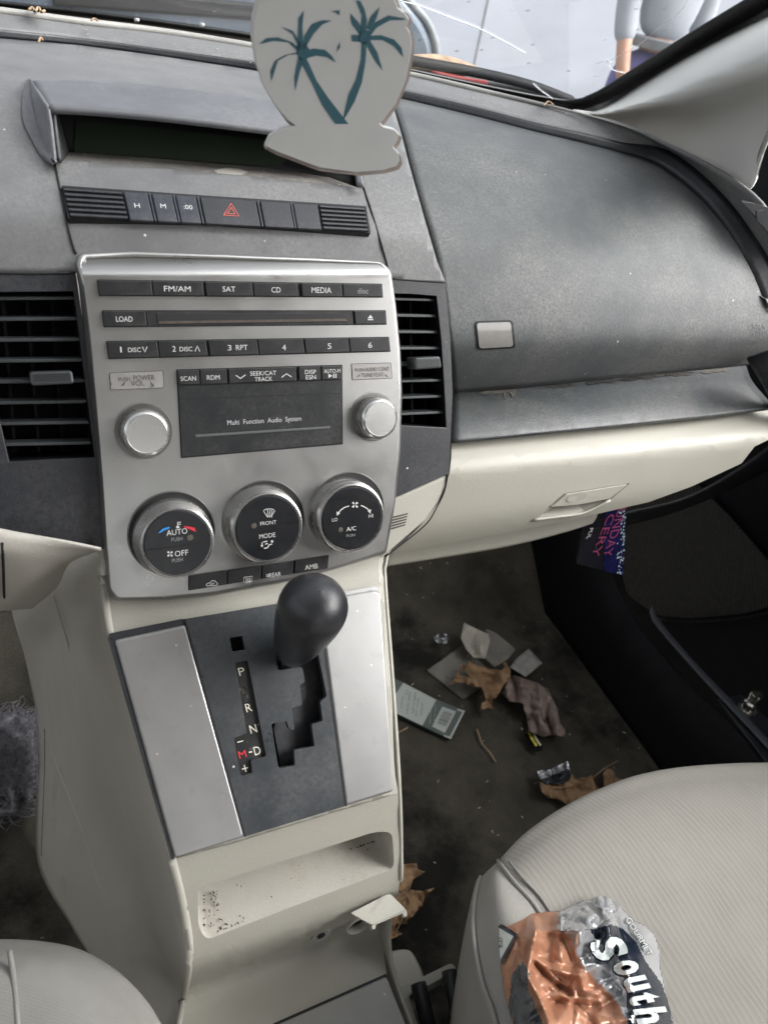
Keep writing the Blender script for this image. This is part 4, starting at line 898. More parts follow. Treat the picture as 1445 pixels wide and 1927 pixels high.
# bits on the ledge
def debris(name, pts, r, mat, label, cat_): o = tube(name, pts, r, mat, None, seg=6); tag(o, label, cat_); return o
TAN = M('dry_tan', (.36, .25, .15), .8, var=.3, vs=200)
# ================================================================= OUTSIDE
GRD = M('dirt_ground', (.16, .15, .135), .95, var=.25, vs=2, bump=.3, bs=20)
gr = mk('ground', [Vector((-60, .9, -.25)), Vector((60, .9, -.25)), Vector((60, 120, -.25)), Vector((-60, 120, -.25)), Vector((-60, -60, -.25)), Vector((60, -60, -.25))], [[0, 1, 2, 3], [4, 5, 1, 0]], GRD, None); gr['kind'] = 'structure'
hood_o = thing('car_hood', 'own car bonnet and black wiper cowl just beyond the windscreen', 'bonnet', (.15, 1.4, -.2))
PNT = M('bonnet_paint', (.10, .10, .105), .3, metal=.3, var=.1, coat=.5)
pr_ = lambda y, z, dy=0: [Vector((x, y-dy*((x-.15)/.75)**2, CAMZ+z-.03*((x-.15)/.75)**2)) for x in (-.6, -.3, 0, .15, .3, .6, .9)]
patch3('bonnet', [pr_(2.05, -.30), pr_(1.9, -.215, .1), pr_(1.5, -.165, .15), pr_(1.18, -.14, .2)], PNT, hood_o, 30, 20)
patch3('wiper_cowl', [pr_(1.17, -.142, .2), pr_(1.05, -.135, .18), pr_(.955, -.112, .15)], DARKB, hood_o, 30, 6)
wp = thing('wiper', 'black wiper blade with a red strip lying at the foot of the windscreen', 'wiper', (.5, 1.0, -.1))
GO = Frame(GP.p-O3-GP.N*.02, GP.U, GP.V)
tube('wiper_blade', [GO.P(x, y) for x, y in [(600, 82), (700, 100), (800, 118), (900, 136), (1000, 160), (1075, 188)]], .006, DARKB, wp)
tube('wiper_arm', [GO.P(x, y, -.008) for x, y in [(640, 115), (780, 133), (900, 152), (980, 165), (1040, 180)]], .007, DASHD, wp)
REDP = M('faded_red', (.65, .10, .10), .5, var=.1)
tube('red_strip', [GO.P(x, y, .004) for x, y in [(813, 137), (860, 147), (915, 156)]], .0035, REDP, wp, seg=6)
lfp = tube('leaf_litter', [GO.P(x, y, -.01) for x, y in [(765, 118), (820, 122), (870, 128), (900, 133)]], .010, M('rust_leaf', (.40, .28, .19), .8, var=.4, vs=60), None, seg=8, taper=lambda t: .6+.6*math.sin(3*t+.4)); tag(lfp, 'brown clump of dead leaves caught behind the wiper', 'leaf litter')
# dark car in front
pc = thing('parked_car', 'dark blue grey car nose parked ahead on the left', 'car', (-.6, 4, -1.2))
CARP_ = M('car_paint_blue', (.14, .17, .21), .2, metal=.4, var=.1, vs=4, coat=.6)
XZ = Frame((0, 3.6, 0), (1, 0, 0), (0, 0, 1))
ol = [(800, 190), (822, 120), (818, 80), (802, 40), (775, 8), (745, -30), (700, -70)]
P = [XZ.uv(x, y) for x, y in ol]; P += [(P[-1][0]-.25, P[-1][1]+.06), (P[-1][0]-1.4, P[-1][1]+.06), (-1.6, P[-1][1]-.1), (-1.7, P[0][1]-.5), (P[0][0]-.02, P[0][1]-.5)]
prism('car_body', XZ, [tuple(q) for q in roundpoly([Vector(q) for q in P], .06)], -2.2, 0, CARP_, pc, px=False, bevel=.05, seg=4)
CF = Frame((0, 3.595, 0), (1, 0, 0), (0, 0, 1))
prism('headlight', CF, [(690, -40), (745, -5), (770, 35), (700, 20)], -.01, .01, GLOSSG, pc, rnd=.02, bevel=.004)
prism('grille', CF, [(100, -30), (640, 20), (640, 50), (100, 10)], -.01, .012, BLACK, pc, bevel=.01)
TR_ = M('trim_pale_tyre', (.25, .27, .28), .4)
tube('fender_edge', [XZ.P(x, y, -.02) for x, y in [(822, 118), (819, 80), (803, 40), (776, 8), (745, -30)]], .018, TR_, pc)
for x in (-1.35, .35):
    WF = Frame((x, 4.2, -.95), (0, -1, 0), (0, 0, 1)); lathe('wheel', WF, (0, 0), [(.30, -.1), (.32, -.08), (.32, .08), (.30, .1), (.19, .1), (.18, .08), (.02, .09)], BLACK, pc, px=False)
# white truck
wt = thing('white_truck', 'large pale vehicle side filling the view past the windscreen', 'truck', (4, 8, -1.2))
WHT = M('truck_white', (.36, .38, .43), .4, var=.03, vs=1.5, specks=0)
box('box_body', (-1.5, 8, -.95), (9.5, 10.4, 2.2), WHT, wt, bevel=.04)
for x in (1.05, 2.9, 4.8): box('panel_seam', (x, 7.992, -.93), (x+.012, 8.002, 2.1), GLOSSG, wt, bevel=0)
box('skirt_rail', (-1.5, 7.985, -1.0), (9.5, 8.0, -.90), GLOSSG, wt, bevel=.005)
for x in (0.0, 6.2): lathe('wheel', Frame((x, 8.3, -.85), (1, 0, 0), (0, 0, 1)), (0, 0), [(.38, -.1), (.42, -.06), (.42, .08), (.38, .12), (.25, .12), (.2, .06), (.05, .08)], BLACK, wt, px=False)
# standing person seen behind the glass corner
def skin_fig(name, pts, edges, rad, mat, parent):
    me = bpy.data.meshes.new(name); me.from_pydata([Vector(p) for p in pts], edges, []); o = bpy.data.objects.new(name, me); COL.objects.link(o)
    o.location = -place(o, None, parent) if parent else Vector((0, 0, 0)); WORLD[o.name] = Vector((0, 0, 0))
    m = o.modifiers.new('skin', 'SKIN'); 
    for d_, r in zip(me.skin_vertices[0].data, rad): d_.radius = (r[0], r[1]) if isinstance(r, tuple) else (r, r)
    me.skin_vertices[0].data[0].use_root = True
    s = o.modifiers.new('sub', 'SUBSURF'); s.levels = 2; s.render_levels = 2; me.materials.append(mat)
    for p in me.polygons: p.use_smooth = True
    m.use_smooth_shade = True
    return o
PX, PY, G0 = None, None, -.25
pw = HY(1238, 79, 3.4)      # waistband point
bx, by = pw.x, 3.4; hz_ = pw.z
SKN = M('skin', (.55, .30, .20), .5, var=.05); SHRT = M('pale_shirt', (.36, .38, .42), .8, var=.04); TRS = M('purple_trousers', (.16, .15, .36), .85, var=.15, vs=12); WB = M('grey_waistband', (.20, .21, .22), .8)
per = thing('person', 'person in purple clothing with a grey waistband, partly seen past the windscreen corner', 'person', (bx, by, -1.2))
gz = -.25
def V_(x, y, z): return (bx+x, by+y, hz_+z)
fz = gz-hz_
bp = [V_(0, 0, 0), V_(0, 0, .24), V_(0, 0, .44), V_(0, -.01, .53), V_(0, -.02, .62), V_(0, -.02, .73),
      V_(-.18, 0, .42), V_(-.24, .02, .15), V_(-.235, -.06, -.08), V_(-.225, -.10, -.18), V_(.18, 0, .42), V_(.24, .02, .15), V_(.235, -.06, -.08), V_(.225, -.10, -.18),
      V_(-.11, 0, -.20), V_(-.11, 0, -.52), V_(-.11, .02, fz+.08), V_(-.11, -.14, fz+.04), V_(.11, 0, -.20), V_(.11, 0, -.52), V_(.11, .02, fz+.08), V_(.11, -.14, fz+.04)]
ed = [(0, 1), (1, 2), (2, 3), (3, 4), (4, 5), (2, 6), (6, 7), (7, 8), (8, 9), (2, 10), (10, 11), (11, 12), (12, 13), (0, 14), (14, 15), (15, 16), (16, 17), (0, 18), (18, 19), (19, 20), (20, 21)]
rad = [.06, .06, .09, .05, .085, .06, .055, .045, .036, .034, .055, .045, .036, .034, .05, .045, .04, .035, .05, .045, .04, .035]
skin_fig('body', bp, ed, rad, SKN, per)
skin_fig('shirt', [V_(0, 0, -.02), bp[1], bp[2], bp[6], bp[7], V_(-.238, -.045, -.04), bp[10], bp[11], V_(.238, -.045, -.04)], [(0, 1), (1, 2), (2, 3), (3, 4), (4, 5), (2, 6), (6, 7), (7, 8)], [(.17, .12), (.16, .12), (.15, .12), .072, .062, .052, .072, .062, .052], SHRT, per)
skin_fig('trousers', [V_(0, 0, .0), V_(0, 0, -.10), V_(-.11, 0, -.30), bp[15], bp[16], V_(.11, 0, -.30), bp[19], bp[20]], [(0, 1), (1, 2), (2, 3), (3, 4), (1, 5), (5, 6), (6, 7)], [(.19, .14), (.19, .14), .105, .08, .065, .105, .08, .065], TRS, per)
for s_ in (-1, 1):
    for q in range(5): tube('finger', [V_(s_*.225+(q-2)*.0, -.13+q*.016, -.19), V_(s_*.222, -.135+q*.018, -.23), V_(s_*.215, -.13+q*.018, -.262 if q not in (0,) else -.235)], .009, SKN, per, seg=6)
lathe('waistband', Frame((bx, by, hz_-CAMZ-.005), (1, 0, 0), (0, 1, 0)), (0, 0), [(.182, -.025), (.185, -.01), (.185, .015), (.18, .02)], WB, per, px=False)
skin_fig('hair', [V_(0, .01, .70), V_(0, .02, .77)], [(0, 1)], [.095, .07], DARKB, per)
# ================================================================= SEATS
def fabric(name, col, stripes):
    m = M(name, col, .9, var=.05, vs=30, bump=.4, bs=1500, spec=.2, stain=(12, .60, tuple(c*.85 for c in col), .3))
    nt = m.node_tree; N = nt.nodes; L = nt.links; b = N['Principled BSDF']; tc = N.new('ShaderNodeTexCoord')
    w = N.new('ShaderNodeTexWave'); w.wave_type = 'BANDS'; w.bands_direction = 'X'; w.inputs['Scale'].default_value = stripes; w.inputs['Distortion'].default_value = 5.5; w.inputs['Detail'].default_value = 3; w.inputs['Detail Scale'].default_value = .7
    mp = N.new('ShaderNodeMapping'); mp.inputs['Rotation'].default_value = (0, 0, .06); mp.inputs['Scale'].default_value = (1, .35, 1); L.new(tc.outputs['Object'], mp.inputs[0]); L.new(mp.outputs[0], w.inputs[0])
    rp = N.new('ShaderNodeValToRGB'); rp.color_ramp.elements[0].position = .78; rp.color_ramp.elements[1].position = .97; L.new(w.outputs['Fac'], rp.inputs[0])
    mx = N.new('ShaderNodeMix'); mx.data_type = 'RGBA'; L.new(rp.outputs[0], mx.inputs[0])
    src = b.inputs['Base Color'].links[0].from_socket; L.new(src, mx.inputs[6]); mx.inputs[7].default_value = (*[min(1, c*1.13) for c in col], 1); L.new(mx.outputs[2], b.inputs['Base Color'])
    bp = N.new('ShaderNodeBump'); bp.inputs['Strength'].default_value = .16; bp.inputs['Distance'].default_value = .0008; L.new(w.outputs['Fac'], bp.inputs['Height']); L.new(b.inputs['Normal'].links[0].from_socket, bp.inputs['Normal']); L.new(bp.outputs[0], b.inputs['Normal'])
    return m
FAB = fabric('seat_fabric', (.262, .252, .228), 62)
FABB = M('seat_side_fabric', (.262, .256, .238), .9, var=.05, vs=30, bump=.5, bs=1500, spec=.2)
add_weave(FABB, 190, .25, rot=45, dist=.0006)
seat = thing('passenger_seat', 'light grey fabric passenger seat with striped cushion and plain side bolster', 'seat', (.45, .05, -.95))
F0 = [(937, 1622), (985, 1572), (1050, 1527), (1120, 1491), (1200, 1462), (1300, 1446), (1445, 1440), (1620, 1446)]
rows = [[HZ(x, y, -.60)+Vector((0, .0, -.10)) for x, y in F0], [HZ(x, y, -.60) for x, y in F0],
 [HZ(x, y, -.572) for x, y in [(945, 1634), (995, 1590), (1060, 1546), (1130, 1512), (1210, 1486), (1300, 1470), (1445, 1462), (1620, 1466)]],
 [HZ(x, y, -.556) for x, y in [(968, 1664), (1025, 1630), (1090, 1595), (1160, 1568), (1240, 1545), (1330, 1530), (1450, 1522), (1640, 1522)]],
 [HZ(x, y, -.552) for x, y in [(1010, 1712), (1065, 1695), (1130, 1675), (1200, 1660), (1280, 1650), (1370, 1640), (1480, 1635), (1660, 1635)]],
 [HZ(x, y, -.556) for x, y in [(1046, 1790), (1100, 1785), (1170, 1780), (1240, 1775), (1320, 1770), (1410, 1770), (1510, 1765), (1690, 1765)]],
 [HZ(x, y, -.56) for x, y in [(1075, 1960), (1130, 1960), (1200, 1960), (1270, 1960), (1350, 1960), (1440, 1960), (1540, 1960), (1730, 1960)]],
 [HZ(x, y, -.57) for x, y in [(1110, 2250), (1150, 2250), (1220, 2250), (1290, 2250), (1370, 2250), (1460, 2250), (1560, 2250), (1760, 2250)]]]
patch3('cushion', rows, FAB, seat, 70, 80, solid=.004)
# bolster : band then side wall
sm_in = [(937, 1622), (945, 1634), (968, 1664), (1010, 1712), (1046, 1790), (1075, 1960), (1110, 2250)]
zin = [-.60, -.572, -.556, -.552, -.556, -.56, -.57]
sm_md = [(921, 1636), (925, 1652), (938, 1690), (962, 1748), (985, 1830), (1010, 1970), (1030, 2250)]
sm_out = [(905, 1652), (900, 1672), (893, 1712), (893, 1770), (908, 1850), (938, 1950), (960, 2250)]
r0 = [HZ(x, y, z) for (x, y), z in zip(sm_in, zin)]
r1 = [HZ(x, y, z) for (x, y), z in zip(sm_md, [-.595, -.565, -.547, -.543, -.545, -.55, -.56])]
r2 = [HZ(x, y, z) for (x, y), z in zip(sm_out, [-.61, -.59, -.57, -.562, -.56, -.565, -.575])]
r3 = [HZ(x, y, z) for (x, y), z in zip([(893, 1668), (885, 1700), (873, 1760), (866, 1810), (862, 1880), (860, 1960), (860, 2250)], [-.66, -.65, -.64, -.64, -.64, -.65, -.66])]
r4 = [p+Vector((.012, -.01, -.10)) for p in r3]
patch3('bolster', [r0, r1, r2], FABB, seat, 60, 20, solid=.004)
patch3('bolster_side', [r2, r3, r4], FABB, seat, 60, 20, solid=.004)
PIP = M('piping_fabric', (.26, .255, .24), .9)
tube('piping', [p+Vector((0, 0, .0012)) for p in r0], .0018, PIP, seat, res=60)
tube('piping', [p+Vector((-.001, 0, .0012)) for p in r2], .0017, PIP, seat, res=60)
tube('piping', [p+Vector((.008, .002, .0012)) for p in r0[1:]], .0010, PIP, seat, res=60)
box('seat_base', (.33, -.4, -.93), (.80, .19, -.66), DARKB, seat, bevel=.02)
# seat rail in front
RAILZ = -.80
rail = thing('seat_rail', 'beige seat rail cover with black rails between the console and passenger seat', 'seat rail', (.30, .2, -.9))
RB = Frame((0, 0, -.77), (1, 0, 0), (0, 1, 0)); RB2 = Frame((0, 0, -.79), (1, 0, 0), (0, 1, 0))
prism('rear_cover', RB2, [(715, 1797), (745, 1784), (775, 1783), (797, 1825), (805, 1860), (745, 1885), (715, 1880)], -.06, 0, BEIGE, rail, rnd=.01, bevel=.006, seg=4)
def rb(P): return [RB.P(x, y) for x, y in P]
oo = rl([(748, 1862), (850, 1812), (862, 1828), (880, 1990), (780, 1990)], 8); 
sheet2('rail_cover', oo, [rl([(770, 1875), (838, 1838), (852, 1850), (862, 1975), (800, 1975)], 6)], lambda x, y: RB.P(x, y), 0, BEIGE, rail, solid=.018, bevel=.003)
for x0, y0, x1, y1 in ((787, 1852, 812, 1960), (845, 1828, 868, 1940)):
    tube('rail', [RB.P(x0, y0, .012), RB.P((x0+x1)/2, (y0+y1)/2, .008), RB.P(x1, y1, -.004)], .0075, BTN, rail, seg=10)
box('rail_floor', (.20, -.1, -.90), (.36, .20, -.86), BLACK, rail)
ds = thing('driver_seat', 'corner of the light grey fabric driver seat at bottom left', 'seat', (-.05, .05, -.95))
D0 = [(-260, 1790), (-100, 1778), (0, 1777), (80, 1781), (150, 1795), (210, 1826), (262, 1872), (300, 1925), (325, 1990), (345, 2200)]
D1 = [(-260, 1800), (-100, 1787), (0, 1786), (75, 1790), (140, 1805), (195, 1838), (243, 1884), (280, 1940), (305, 2000), (325, 2210)]
D2 = [(-260, 1830), (-100, 1818), (0, 1818), (55, 1822), (105, 1840), (150, 1870), (190, 1915), (222, 1965), (240, 2020), (255, 2220)]
D3 = [(-260, 1900), (-100, 1890), (0, 1888), (25, 1892), (50, 1905), (75, 1930), (95, 1960), (110, 2000), (120, 2050), (130, 2230)]
patch3('cushion', [[HZ(x, y, -.62)+Vector((0, 0, -.12)) for x, y in D0], [HZ(x, y, -.615) for x, y in D0], [HZ(x, y, -.585) for x, y in D1], [HZ(x, y, -.56) for x, y in D2], [HZ(x, y, -.555) for x, y in D3], [HZ(-150, 2200, -.56)+Vector((i*.004, 0, 0)) for i in range(10)]], FABB, ds, 60, 50, solid=.004)
tube('piping', [HZ(x, y, -.556) for x, y in [(18, 1790), (24, 1830), (30, 1880), (38, 1990)]], .0018, PIP, ds)
# ================================================================= AIR FRESHENER
AFR = thing('air_freshener', 'hanging white cut-out air freshener with two teal palm trees', 'air freshener', (.15, .35, .05))
AF = Frame((0, .36, 0), (1, .10, 0), (0, -.35, 1))
dsk = [(605+0, 238)]
def arc(cx, cy, rx, ry, a0, a1, m): return [(cx+rx*math.cos(math.radians(a0+(a1-a0)*i/(m-1))), cy+ry*math.sin(math.radians(a0+(a1-a0)*i/(m-1)))) for i in range(m)]
front_o = [(556, 236), (540, 225), (515, 195), (495, 160), (482, 120), (475, 75), (476, 35), (486, -5), (510, -50), (550, -85), (620, -100), (690, -85), (725, -50), (744, 0), (750, 15), (762, 23), (770, 35), (768, 45), (765, 50), (772, 60), (775, 80), (772, 110), (764, 150), (745, 195), (715, 232), (722, 238), (742, 243), (751, 252), (748, 262), (740, 275), (750, 288), (752, 302), (746, 312), (720, 320), (670, 324), (600, 315), (560, 300), (520, 285), (499, 274), (508, 255), (530, 242)]
back_o = [(x+5 if x > 600 else x+1, y+(6 if y > 200 else 1)) for x, y in front_o]
AFM = M('freshener_board', (.54, .55, .55), .55, var=.04, vs=25)
AFE = M('board_edge', (.34, .29, .27), .7, var=.15, vs=100)
prism('back_board', AF, back_o, -.0042, -.0012, AFE, AFR)
brd = prism('front_board', AF, front_o, -.001, .001, AFM, AFR, bevel=.0004)
TEAL = M('teal_print', (.045, .125, .16), .5, var=.04)
def zz(P): return [(440+x/3.6125, y/3.6125) for x, y in P]
polys = [[(455, 420), (500, 405), (560, 540), (640, 660), (780, 840), (690, 840), (600, 710), (530, 560)],
 [(430, 360), (440, 120), (477, 65), (466, 180), (475, 300)], [(470, 350), (480, 240), (530, 160), (600, 133), (668, 135), (600, 165), (540, 230), (500, 300)],
 [(440, 320), (400, 230), (320, 178), (400, 205), (455, 290)], [(430, 340), (370, 285), (270, 275), (172, 298), (220, 255), (300, 250), (400, 285), (450, 330)],
 [(450, 365), (370, 370), (300, 410), (255, 552), (250, 480), (280, 410), (350, 370), (440, 350)], [(440, 380), (480, 400), (450, 480), (418, 615), (412, 520)],
 [(480, 350), (540, 325), (620, 335), (665, 375), (695, 422), (630, 385), (560, 375), (490, 395)], [(420, 310), (480, 280), (520, 340), (490, 420), (440, 400)],
 [(870, 280), (905, 270), (895, 420), (870, 560), (820, 690), (752, 805), (745, 795), (780, 640), (830, 540), (865, 400)],
 [(860, 200), (870, 100), (830, 0), (860, 0), (890, 60), (905, 130), (900, 220)], [(900, 190), (930, 110), (993, 43), (970, 120), (930, 200)],
 [(905, 235), (960, 150), (1050, 100), (1165, 122), (1160, 132), (1060, 135), (970, 185), (925, 245)], [(915, 240), (1000, 235), (1090, 265), (1140, 320), (1152, 388), (1090, 310), (1010, 268), (925, 270)],
 [(900, 290), (930, 280), (975, 350), (1012, 478), (960, 410), (925, 345)], [(800, 232), (860, 235), (860, 282), (803, 278)], [(790, 85), (850, 150), (880, 220), (860, 240), (800, 155)], [(850, 210), (920, 200), (930, 280), (880, 300), (845, 270)],
 [(655, 72), (720, 65), (718, 103), (690, 82)], [(722, 283), (722, 320), (698, 352), (708, 310)]]
shapes('palm_tree_print', AF, [zz(p) for p in polys], TEAL, brd, n=.0012)
tube('cord', [AF.P(620, -95, .001), AF.P(620, -95, .001)+Vector((0, .004, .05)), AF.P(620, -95, .001)+Vector((.002, .03, .22))], .0006, WHITE, AFR)
# ================================================================= PACKETS AND LITTER
def zn(base, amp, sc, seed=0): return lambda x, y: base+amp*(.5+.5*noise.noise(Vector((x*sc, y*sc, seed))))
def on(base, amp, sc, seed=0):
    g = zn(base, amp, sc, seed); return lambda x, y: HZ(x, y, g(x, y))
def litter(name, poly, mat, label, cat_, base=-.943, amp=.012, sc=.05, seed=0, step=6, solid=.0008, smooth=True, group=None):
    o = sheet(name, poly, on(base, amp, sc, seed), step, mat, None, solid=solid, smooth=smooth); return tag(o, label, cat_, group)
# hanging packet at the glovebox
pk = thing('hanging_packet', 'black and blue packet with pink lettering hanging below the glovebox', 'packet', (.55, .55, -.5))
PKM = M('packet_black', (.012, .012, .016), .18, var=.3, vs=30, stain=(120, .66, (.55, .6, .7), .9)); PKB = M('packet_blue', (.011, .012, .055), .2, var=.4, vs=40)
KF = Frame((0, .50, -.45), (1, .0, 0), (0, .10, 1))
b0 = prism('packet_body', KF, [(1108, 930), (1178, 930), (1173, 1084), (1086, 1062)], -.004, .0, PKM, pk, bevel=.0006)
shapes('packet_print', KF, [[(1140, 950), (1177, 950), (1173, 1083), (1136, 1074)]], PKB, b0, n=.0004)
PINK = M('packet_pink', (.26, .045, .12), .4)
text(KF, 'UNDAY', 1156, 1003, 80, 15, PINK, b0, n=.0008, rot=-math.pi/2+.04)
text(KF, 'CERY', 1135, 1008, 70, 14, PINK, b0, n=.0008, rot=-math.pi/2-.08)
text(KF, 'PUL', 1110, 1004, 18, 6, WHITE, b0, n=.0008, rot=-math.pi/2)
random.seed(5)
sp_ = []
for i in range(70):
    t = random.random(); x = 1176-4*t-abs(random.gauss(0, 5+12*max(0, t-.6))); y = 960+t*120; s = random.uniform(.5, 2.2)
    if y < 1078: sp_.append([(x, y), (x+s, y-s*.6), (x+s*1.3, y+s), (x-s*.4, y+s*1.4)])
shapes('splash_print', KF, sp_, M('splash_pale', (.45, .55, .60), .4), b0, n=.0009)
# leaves
LEAF = M('dry_oak_leaf', (.27, .17, .095), .7, var=.45, vs=45, bump=.4, bs=150, spec=.3)
def leafm(seed): return on(-.942, .030, .022, seed)
def leafn(x, y, seed): return .010*noise.noise(Vector((x*.13, y*.13, seed)))
def leaf(poly, label, seed, ribs, base=-.942, amp=.045):
    t = thing('oak_leaf', label, 'leaf', tuple(HZ(poly[0][0], poly[0][1], -.945)-O3), 'dry oak leaves in the passenger footwell')
    f = lambda x, y: HZ(x, y, base+amp*(.5+.5*noise.noise(Vector((x*.034, y*.034, seed))))+leafn(x, y, seed))
    sheet('blade', poly, f, 5, LEAF, t, solid=.0006, smooth=True)
    for r in ribs: tube('rib', [f(x, y)+Vector((0, -.0006, .001)) for x, y in r], .0009, LEAF, t, seg=5, res=14)
def z5(P): return [(800+x/3.284, 1140+y/3.284) for x, y in P]
leaf(z5([(155, 490), (205, 395), (215, 430), (255, 440), (280, 445), (240, 400), (212, 385), (215, 365), (262, 365), (262, 338), (310, 365), (400, 390), (470, 400), (490, 380), (478, 335), (500, 350), (528, 400), (525, 450), (480, 500), (440, 570), (410, 580), (412, 610), (424, 645), (390, 630), (340, 645), (350, 600), (375, 590), (365, 540), (345, 500), (290, 505), (250, 480), (200, 475)]), 'curled brown oak leaf lying on the clear bag', 1, [z5([(425, 570), (430, 480), (330, 430), (190, 450)])])
leaf(z5([(720, 1150), (700, 1090), (760, 1100), (820, 1105), (890, 1080), (905, 1040), (930, 1065), (1000, 1060), (1030, 1050), (1060, 1120), (1100, 1150), (1160, 1180), (1050, 1260), (960, 1280), (880, 1230), (830, 1200), (760, 1190)]), 'brown oak leaf beside the silver wrapper by the seat edge', 5, [z5([(760, 1130), (900, 1120), (1010, 1080), (1100, 1010), (1190, 960)])], amp=.022)
leaf(z5([(1105, 1095), (1100, 1040), (1120, 1010), (1160, 1010), (1180, 1060), (1250, 1085), (1240, 1130), (1120, 1160), (1110, 1130)]), 'small oak leaf tip showing just above the seat edge', 9, [z5([(1130, 1020), (1150, 1120)])], amp=.02)
def z3(P): return [(300+x/2.408, 1480+y/2.408) for x, y in P]
leaf(z3([(1060, 360), (1165, 350), (1172, 378), (1205, 388), (1150, 420), (1135, 470), (1190, 475), (1245, 460), (1200, 510), (1190, 540), (1130, 610), (1110, 625), (1075, 625), (1070, 655), (1100, 670), (1050, 695), (1010, 700), (1000, 620), (1040, 500)]), 'large tan oak leaf half hidden behind the console edge', 13, [z3([(1090, 470), (1130, 520), (1100, 600), (1060, 680)])], amp=.02)
# clear bag, foil, sachets ...
CLR = bpy.data.materials.new('clear_film'); CLR.use_nodes = True; b = CLR.node_tree.nodes['Principled BSDF']; b.inputs['Alpha'].default_value = .28; b.inputs['Base Color'].default_value = (.45, .43, .38, 1); b.inputs['Roughness'].default_value = .18
tag(sheet('plastic_bag', z5([(10, 400), (230, 240), (350, 350), (420, 440), (330, 520), (235, 578)]), on(-.947, .004, .03, 2), 8, CLR, None, solid=.0005, smooth=True), 'flat clear plastic bag under the curled leaf', 'plastic bag')
PAPR = M('wrapper_paper', (.42, .39, .34), .45, var=.12, vs=30, bump=.3, bs=120)
o = litter('torn_wrapper', z5([(240, 105), (330, 150), (390, 175), (400, 215), (372, 325), (300, 320), (255, 270), (222, 200)]), PAPR, 'pale torn wrapper standing behind the curled leaf', 'wrapper', base=-.93, amp=.03, sc=.04, seed=4, smooth=False)
tag(sheet('film_scrap', z5([(372, 140), (440, 170), (560, 270), (510, 330), (430, 380), (372, 325), (400, 215)]), on(-.935, .02, .04, 3), 7, CLR, None, solid=.0005), 'clear film scrap joined to the pale torn wrapper', 'film scrap')
FOIL = M('foil', (.62, .63, .66), .2, metal=.9, var=.2, vs=60, bump=1, bs=120, bdist=.004)
litter('foil_scrap', z5([(42, 200), (90, 175), (135, 172), (145, 200), (135, 235), (80, 235)]), FOIL, 'tiny crumpled foil scrap left of the pale torn wrapper', 'foil scrap', base=-.942, amp=.025, sc=.15, seed=6, step=4, smooth=False)
litter('sachet', z5([(640, 265), (725, 355), (620, 440), (525, 380), (560, 330)]), M('sachet_grey', (.32, .31, .29), .5, var=.2, vs=90), 'small grey square sachet right of the curled leaf', 'sachet', base=-.938, amp=.01, sc=.05, seed=8)
CRU = M('napkin_brown', (.30, .235, .205), .6, var=.2, vs=30, bump=.3, bs=40, bdist=.002, stain=(20, .55, (.12, .07, .05), .6))
def crump(x, y):
    h = .9*abs(noise.noise(Vector((x*.035, y*.02, 3))))+.35*abs(noise.noise(Vector((x*.10, y*.06, 7)))); return HZ(x, y, -.945+.06*h)
tag(sheet('crumpled_napkin', z5([(470, 540), (500, 480), (545, 430), (640, 460), (700, 480), (760, 520), (790, 580), (820, 640), (835, 730), (865, 765), (865, 812), (800, 800), (720, 810), (640, 780), (630, 700), (600, 600), (520, 590)]), crump, 4, CRU, None, solid=.001, smooth=True), 'crumpled brown stained napkin on the footwell carpet', 'napkin')
YB = thing('yellow_black_wrapper', 'tiny black wrapper with yellow stripes below the crumpled napkin', 'wrapper', tuple(HZ(1003, 1395, -.95)-O3))
sheet('wrapper_body', z5([(590, 755), (625, 780), (690, 810), (725, 870), (722, 895), (680, 900), (650, 850)]), on(-.94, .01, .1, 2), 4, PKM, YB, solid=.001)
sheet('yellow_stripe', z5([(632, 785), (650, 790), (695, 865), (682, 872), (655, 830)]), on(-.936, .008, .1, 2), 4, M('yellow', (.55, .50, .06), .4), YB)
sheet('yellow_stripe', z5([(660, 790), (680, 800), (718, 862), (708, 868), (685, 835)]), on(-.936, .008, .1, 2), 4, M('pale_yellow', (.6, .58, .35), .4), YB)
SW = thing('silver_wrapper', 'silver and black wrapper end beside the lower oak leaf', 'wrapper', tuple(HZ(1043, 1455, -.95)-O3))
sheet('wrapper_body', z5([(700, 1060), (890, 1010), (900, 1060), (890, 1085), (830, 1105), (740, 1100)]), on(-.935, .02, .06, 2), 4, M('wrapper_gloss_black', (.03, .035, .04), .12, var=.4, vs=80, bump=1, bs=90, bdist=.003), SW, solid=.001)
sheet('sealed_edge', z5([(690, 1018), (760, 1015), (880, 962), (896, 1018), (790, 1045), (712, 1080)]), on(-.930, .012, .08, 2), 4, FOIL, SW, solid=.001)
# barcode packet
def z7(P): return [(720+x/8.03, 1260+y/8.03) for x, y in P]
RF = Frame((0, .5, -.940), (1, 0, 0), (0, 1, 0))
bp_ = thing('seasoning_packet', 'green and white paper packet with barcode lying beside the console', 'packet', tuple(HZ(800, 1340, -.94)-O3))
GRN = M('packet_green', (.075, .10, .09), .35, var=.1, stain=None); PWH = M('packet_white', (.42, .45, .42), .5, var=.05, vs=50); DK = M('packet_ink', (.10, .12, .11), .5)
pb = prism('packet_body', RF, z7([(-60, 30), (320, 195), (820, 455), (1245, 625), (1030, 1055), (590, 855), (130, 635), (-60, 540)]), -.004, 0, GRN, bp_, bevel=.001)
shapes('white_panel', RF, [z7([(310, 203), (812, 462), (600, 850), (125, 625), (125, 480)])], PWH, pb, n=.0006)
shapes('white_edge', RF, [z7([(1130, 595), (1245, 625), (1030, 1055), (920, 1010), (925, 990), (1010, 1020), (1205, 645), (1125, 620)])], PWH, pb, n=.0006)
shapes('barcode_panel', RF, [z7([(900, 562), (1110, 635), (940, 960), (745, 865)])], PWH, pb, n=.0006)
